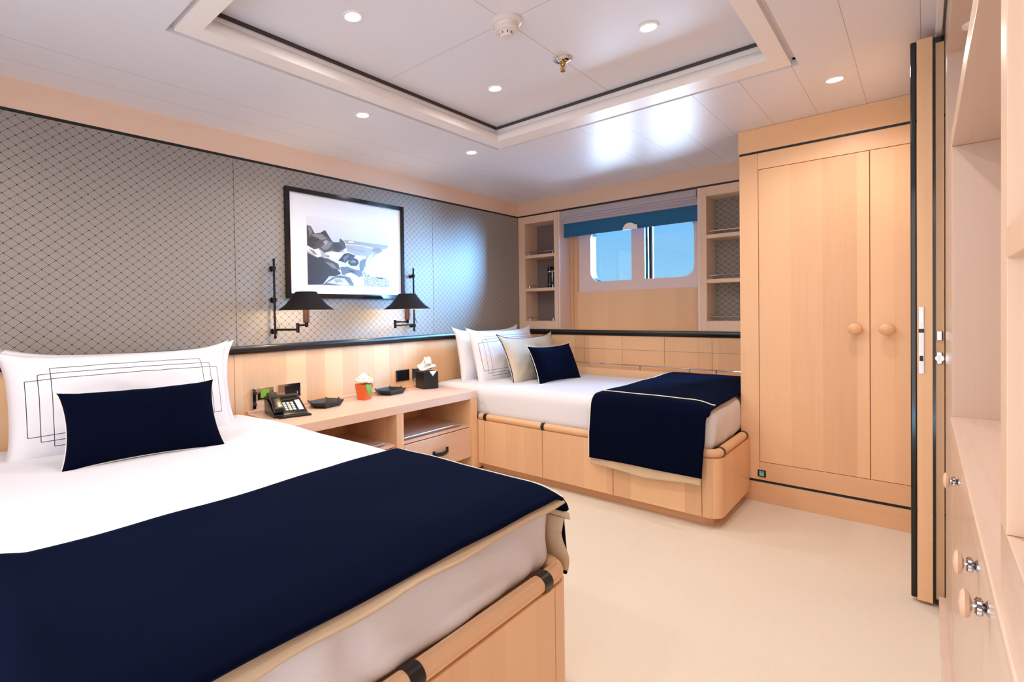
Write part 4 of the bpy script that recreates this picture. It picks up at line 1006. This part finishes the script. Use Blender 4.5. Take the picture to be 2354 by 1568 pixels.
# ------------------------------------------------------------------ desk cabinet on the right
t = thing('desk_cabinet', 'pale maple desk unit along the right edge with counter, drawers and open niches', 'cabinet', (3.05, -3.1, 0.0)); CAB = t
XC = 2.80; YE = -4.70
WC, WCY = M['wood_cab'], M['wood_cabY']
B(XC, XR-0.002, -2.09, -1.505, 0.0, 1.565, bev=0.002).build('tall_cupboard', WC, t)
B(XC, XR-0.002, -1.65, -1.505, 1.565, H-0.002, bev=0.002).build('end_panel', WC, t)
B(XC, XR-0.002, YE, -1.65, 1.565, 1.612, bev=0.002).build('shelf', WCY, t)
m = B(XC, XR-0.002, YE, -1.65, 1.972, H-0.002, bev=0.002); m.build('pelmet', WCY, t)
B(XC+0.02, XR-0.002, YE, -2.0905, 0.06, 0.776).build('base_carcass', WC, t, smooth=False)
B(XC-0.018, XR-0.002, YE, -1.505, 0.0, 0.06, bev=0.003).build('baseboard', WCY, t) if False else B(2.782, XC+0.02, YE, -1.505, 0.0, 0.058, bev=0.003).build('baseboard', WCY, t)
B(XC-0.004, XR-0.002, YE, -2.0905, 0.778, 0.812, bev=0.004).build('counter', WCY, t)
yy = [-2.12, -2.75, -3.12, -3.60, -4.1, -4.69]
knobs = {1: (-2.50, 0.728), 2: (-3.05, 0.724), 3: (-3.24, 0.724)}
km = plain('cabinet_knob_wood', (224, 186, 160), 0.3)
def cabknob(par, y, z):
    MB().lathe([(0.009, XC+0.001), (0.009, XC-0.002), (0.004, XC-0.005), (0.005, XC-0.008), (0.004, XC-0.014)], c=(0, y, z), axis='X', n=16).build('knob_stem', M['chrome'], par)
    m = MB()
    for k in range(6):
        a = 2*PI*k/6; m.lathe([(0.0005, XC-0.0125), (0.0038, XC-0.0105), (0.0038, XC-0.0065), (0.0005, XC-0.0045)], c=(0, y+0.0075*math.cos(a), z+0.0075*math.sin(a)), axis='X', n=10)
    m.build('knob_rosette', M['chrome'], par)
    MB().lathe([(0.004, XC-0.014), (0.015, XC-0.017), (0.018, XC-0.021), (0.014, XC-0.0245), (0.001, XC-0.026)], c=(0, y, z), axis='X', n=24).build('knob', km, par)
for i in range(5):
    y1, y0 = yy[i], yy[i+1]
    for (za, zb_) in (((0.065, 0.77),) if i != 0 else ((0.065, 0.77),)):
        d = B(XC, XC+0.018, y0+0.002, y1-0.002, za, zb_, bev=0.0015).build('door', WC, t)
        if i == 0: cabknob(d, -2.50, 0.728)
        if i == 1: cabknob(d, -3.06, 0.744)
        if i == 2: cabknob(d, -3.235, 0.756)
MB().lathe([(0.034, 0), (0.034, -0.006), (0.028, -0.010), (0.001, -0.011)], c=(2.862, -1.86, 1.972)).build('niche_light', M['white'], t)
# near bookcase standing on the counter
t = thing('hutch', 'open shelf hutch standing on the desk counter at the right edge', 'bookcase', (3.05, -3.9, 0.812))
B(XC+0.001, XR-0.004, -4.6, -3.346, 0.812, 0.90, bev=0.002).build('hutch_base', WCY, t)
B(XC+0.001, XR-0.004, -3.397, -3.346, 0.90, 1.5645, bev=0.0015).build('side_panel', M['wood_pale'], t)
B(XC+0.001, XR-0.004, -4.6, -3.397, 1.172, 1.203, bev=0.0015).build('shelf', WCY, t)
t = struct(B(2.776, 2.794, -4.6, -1.42, H-0.032, H-0.002, bev=0.004).build('trim_8', M['white']))
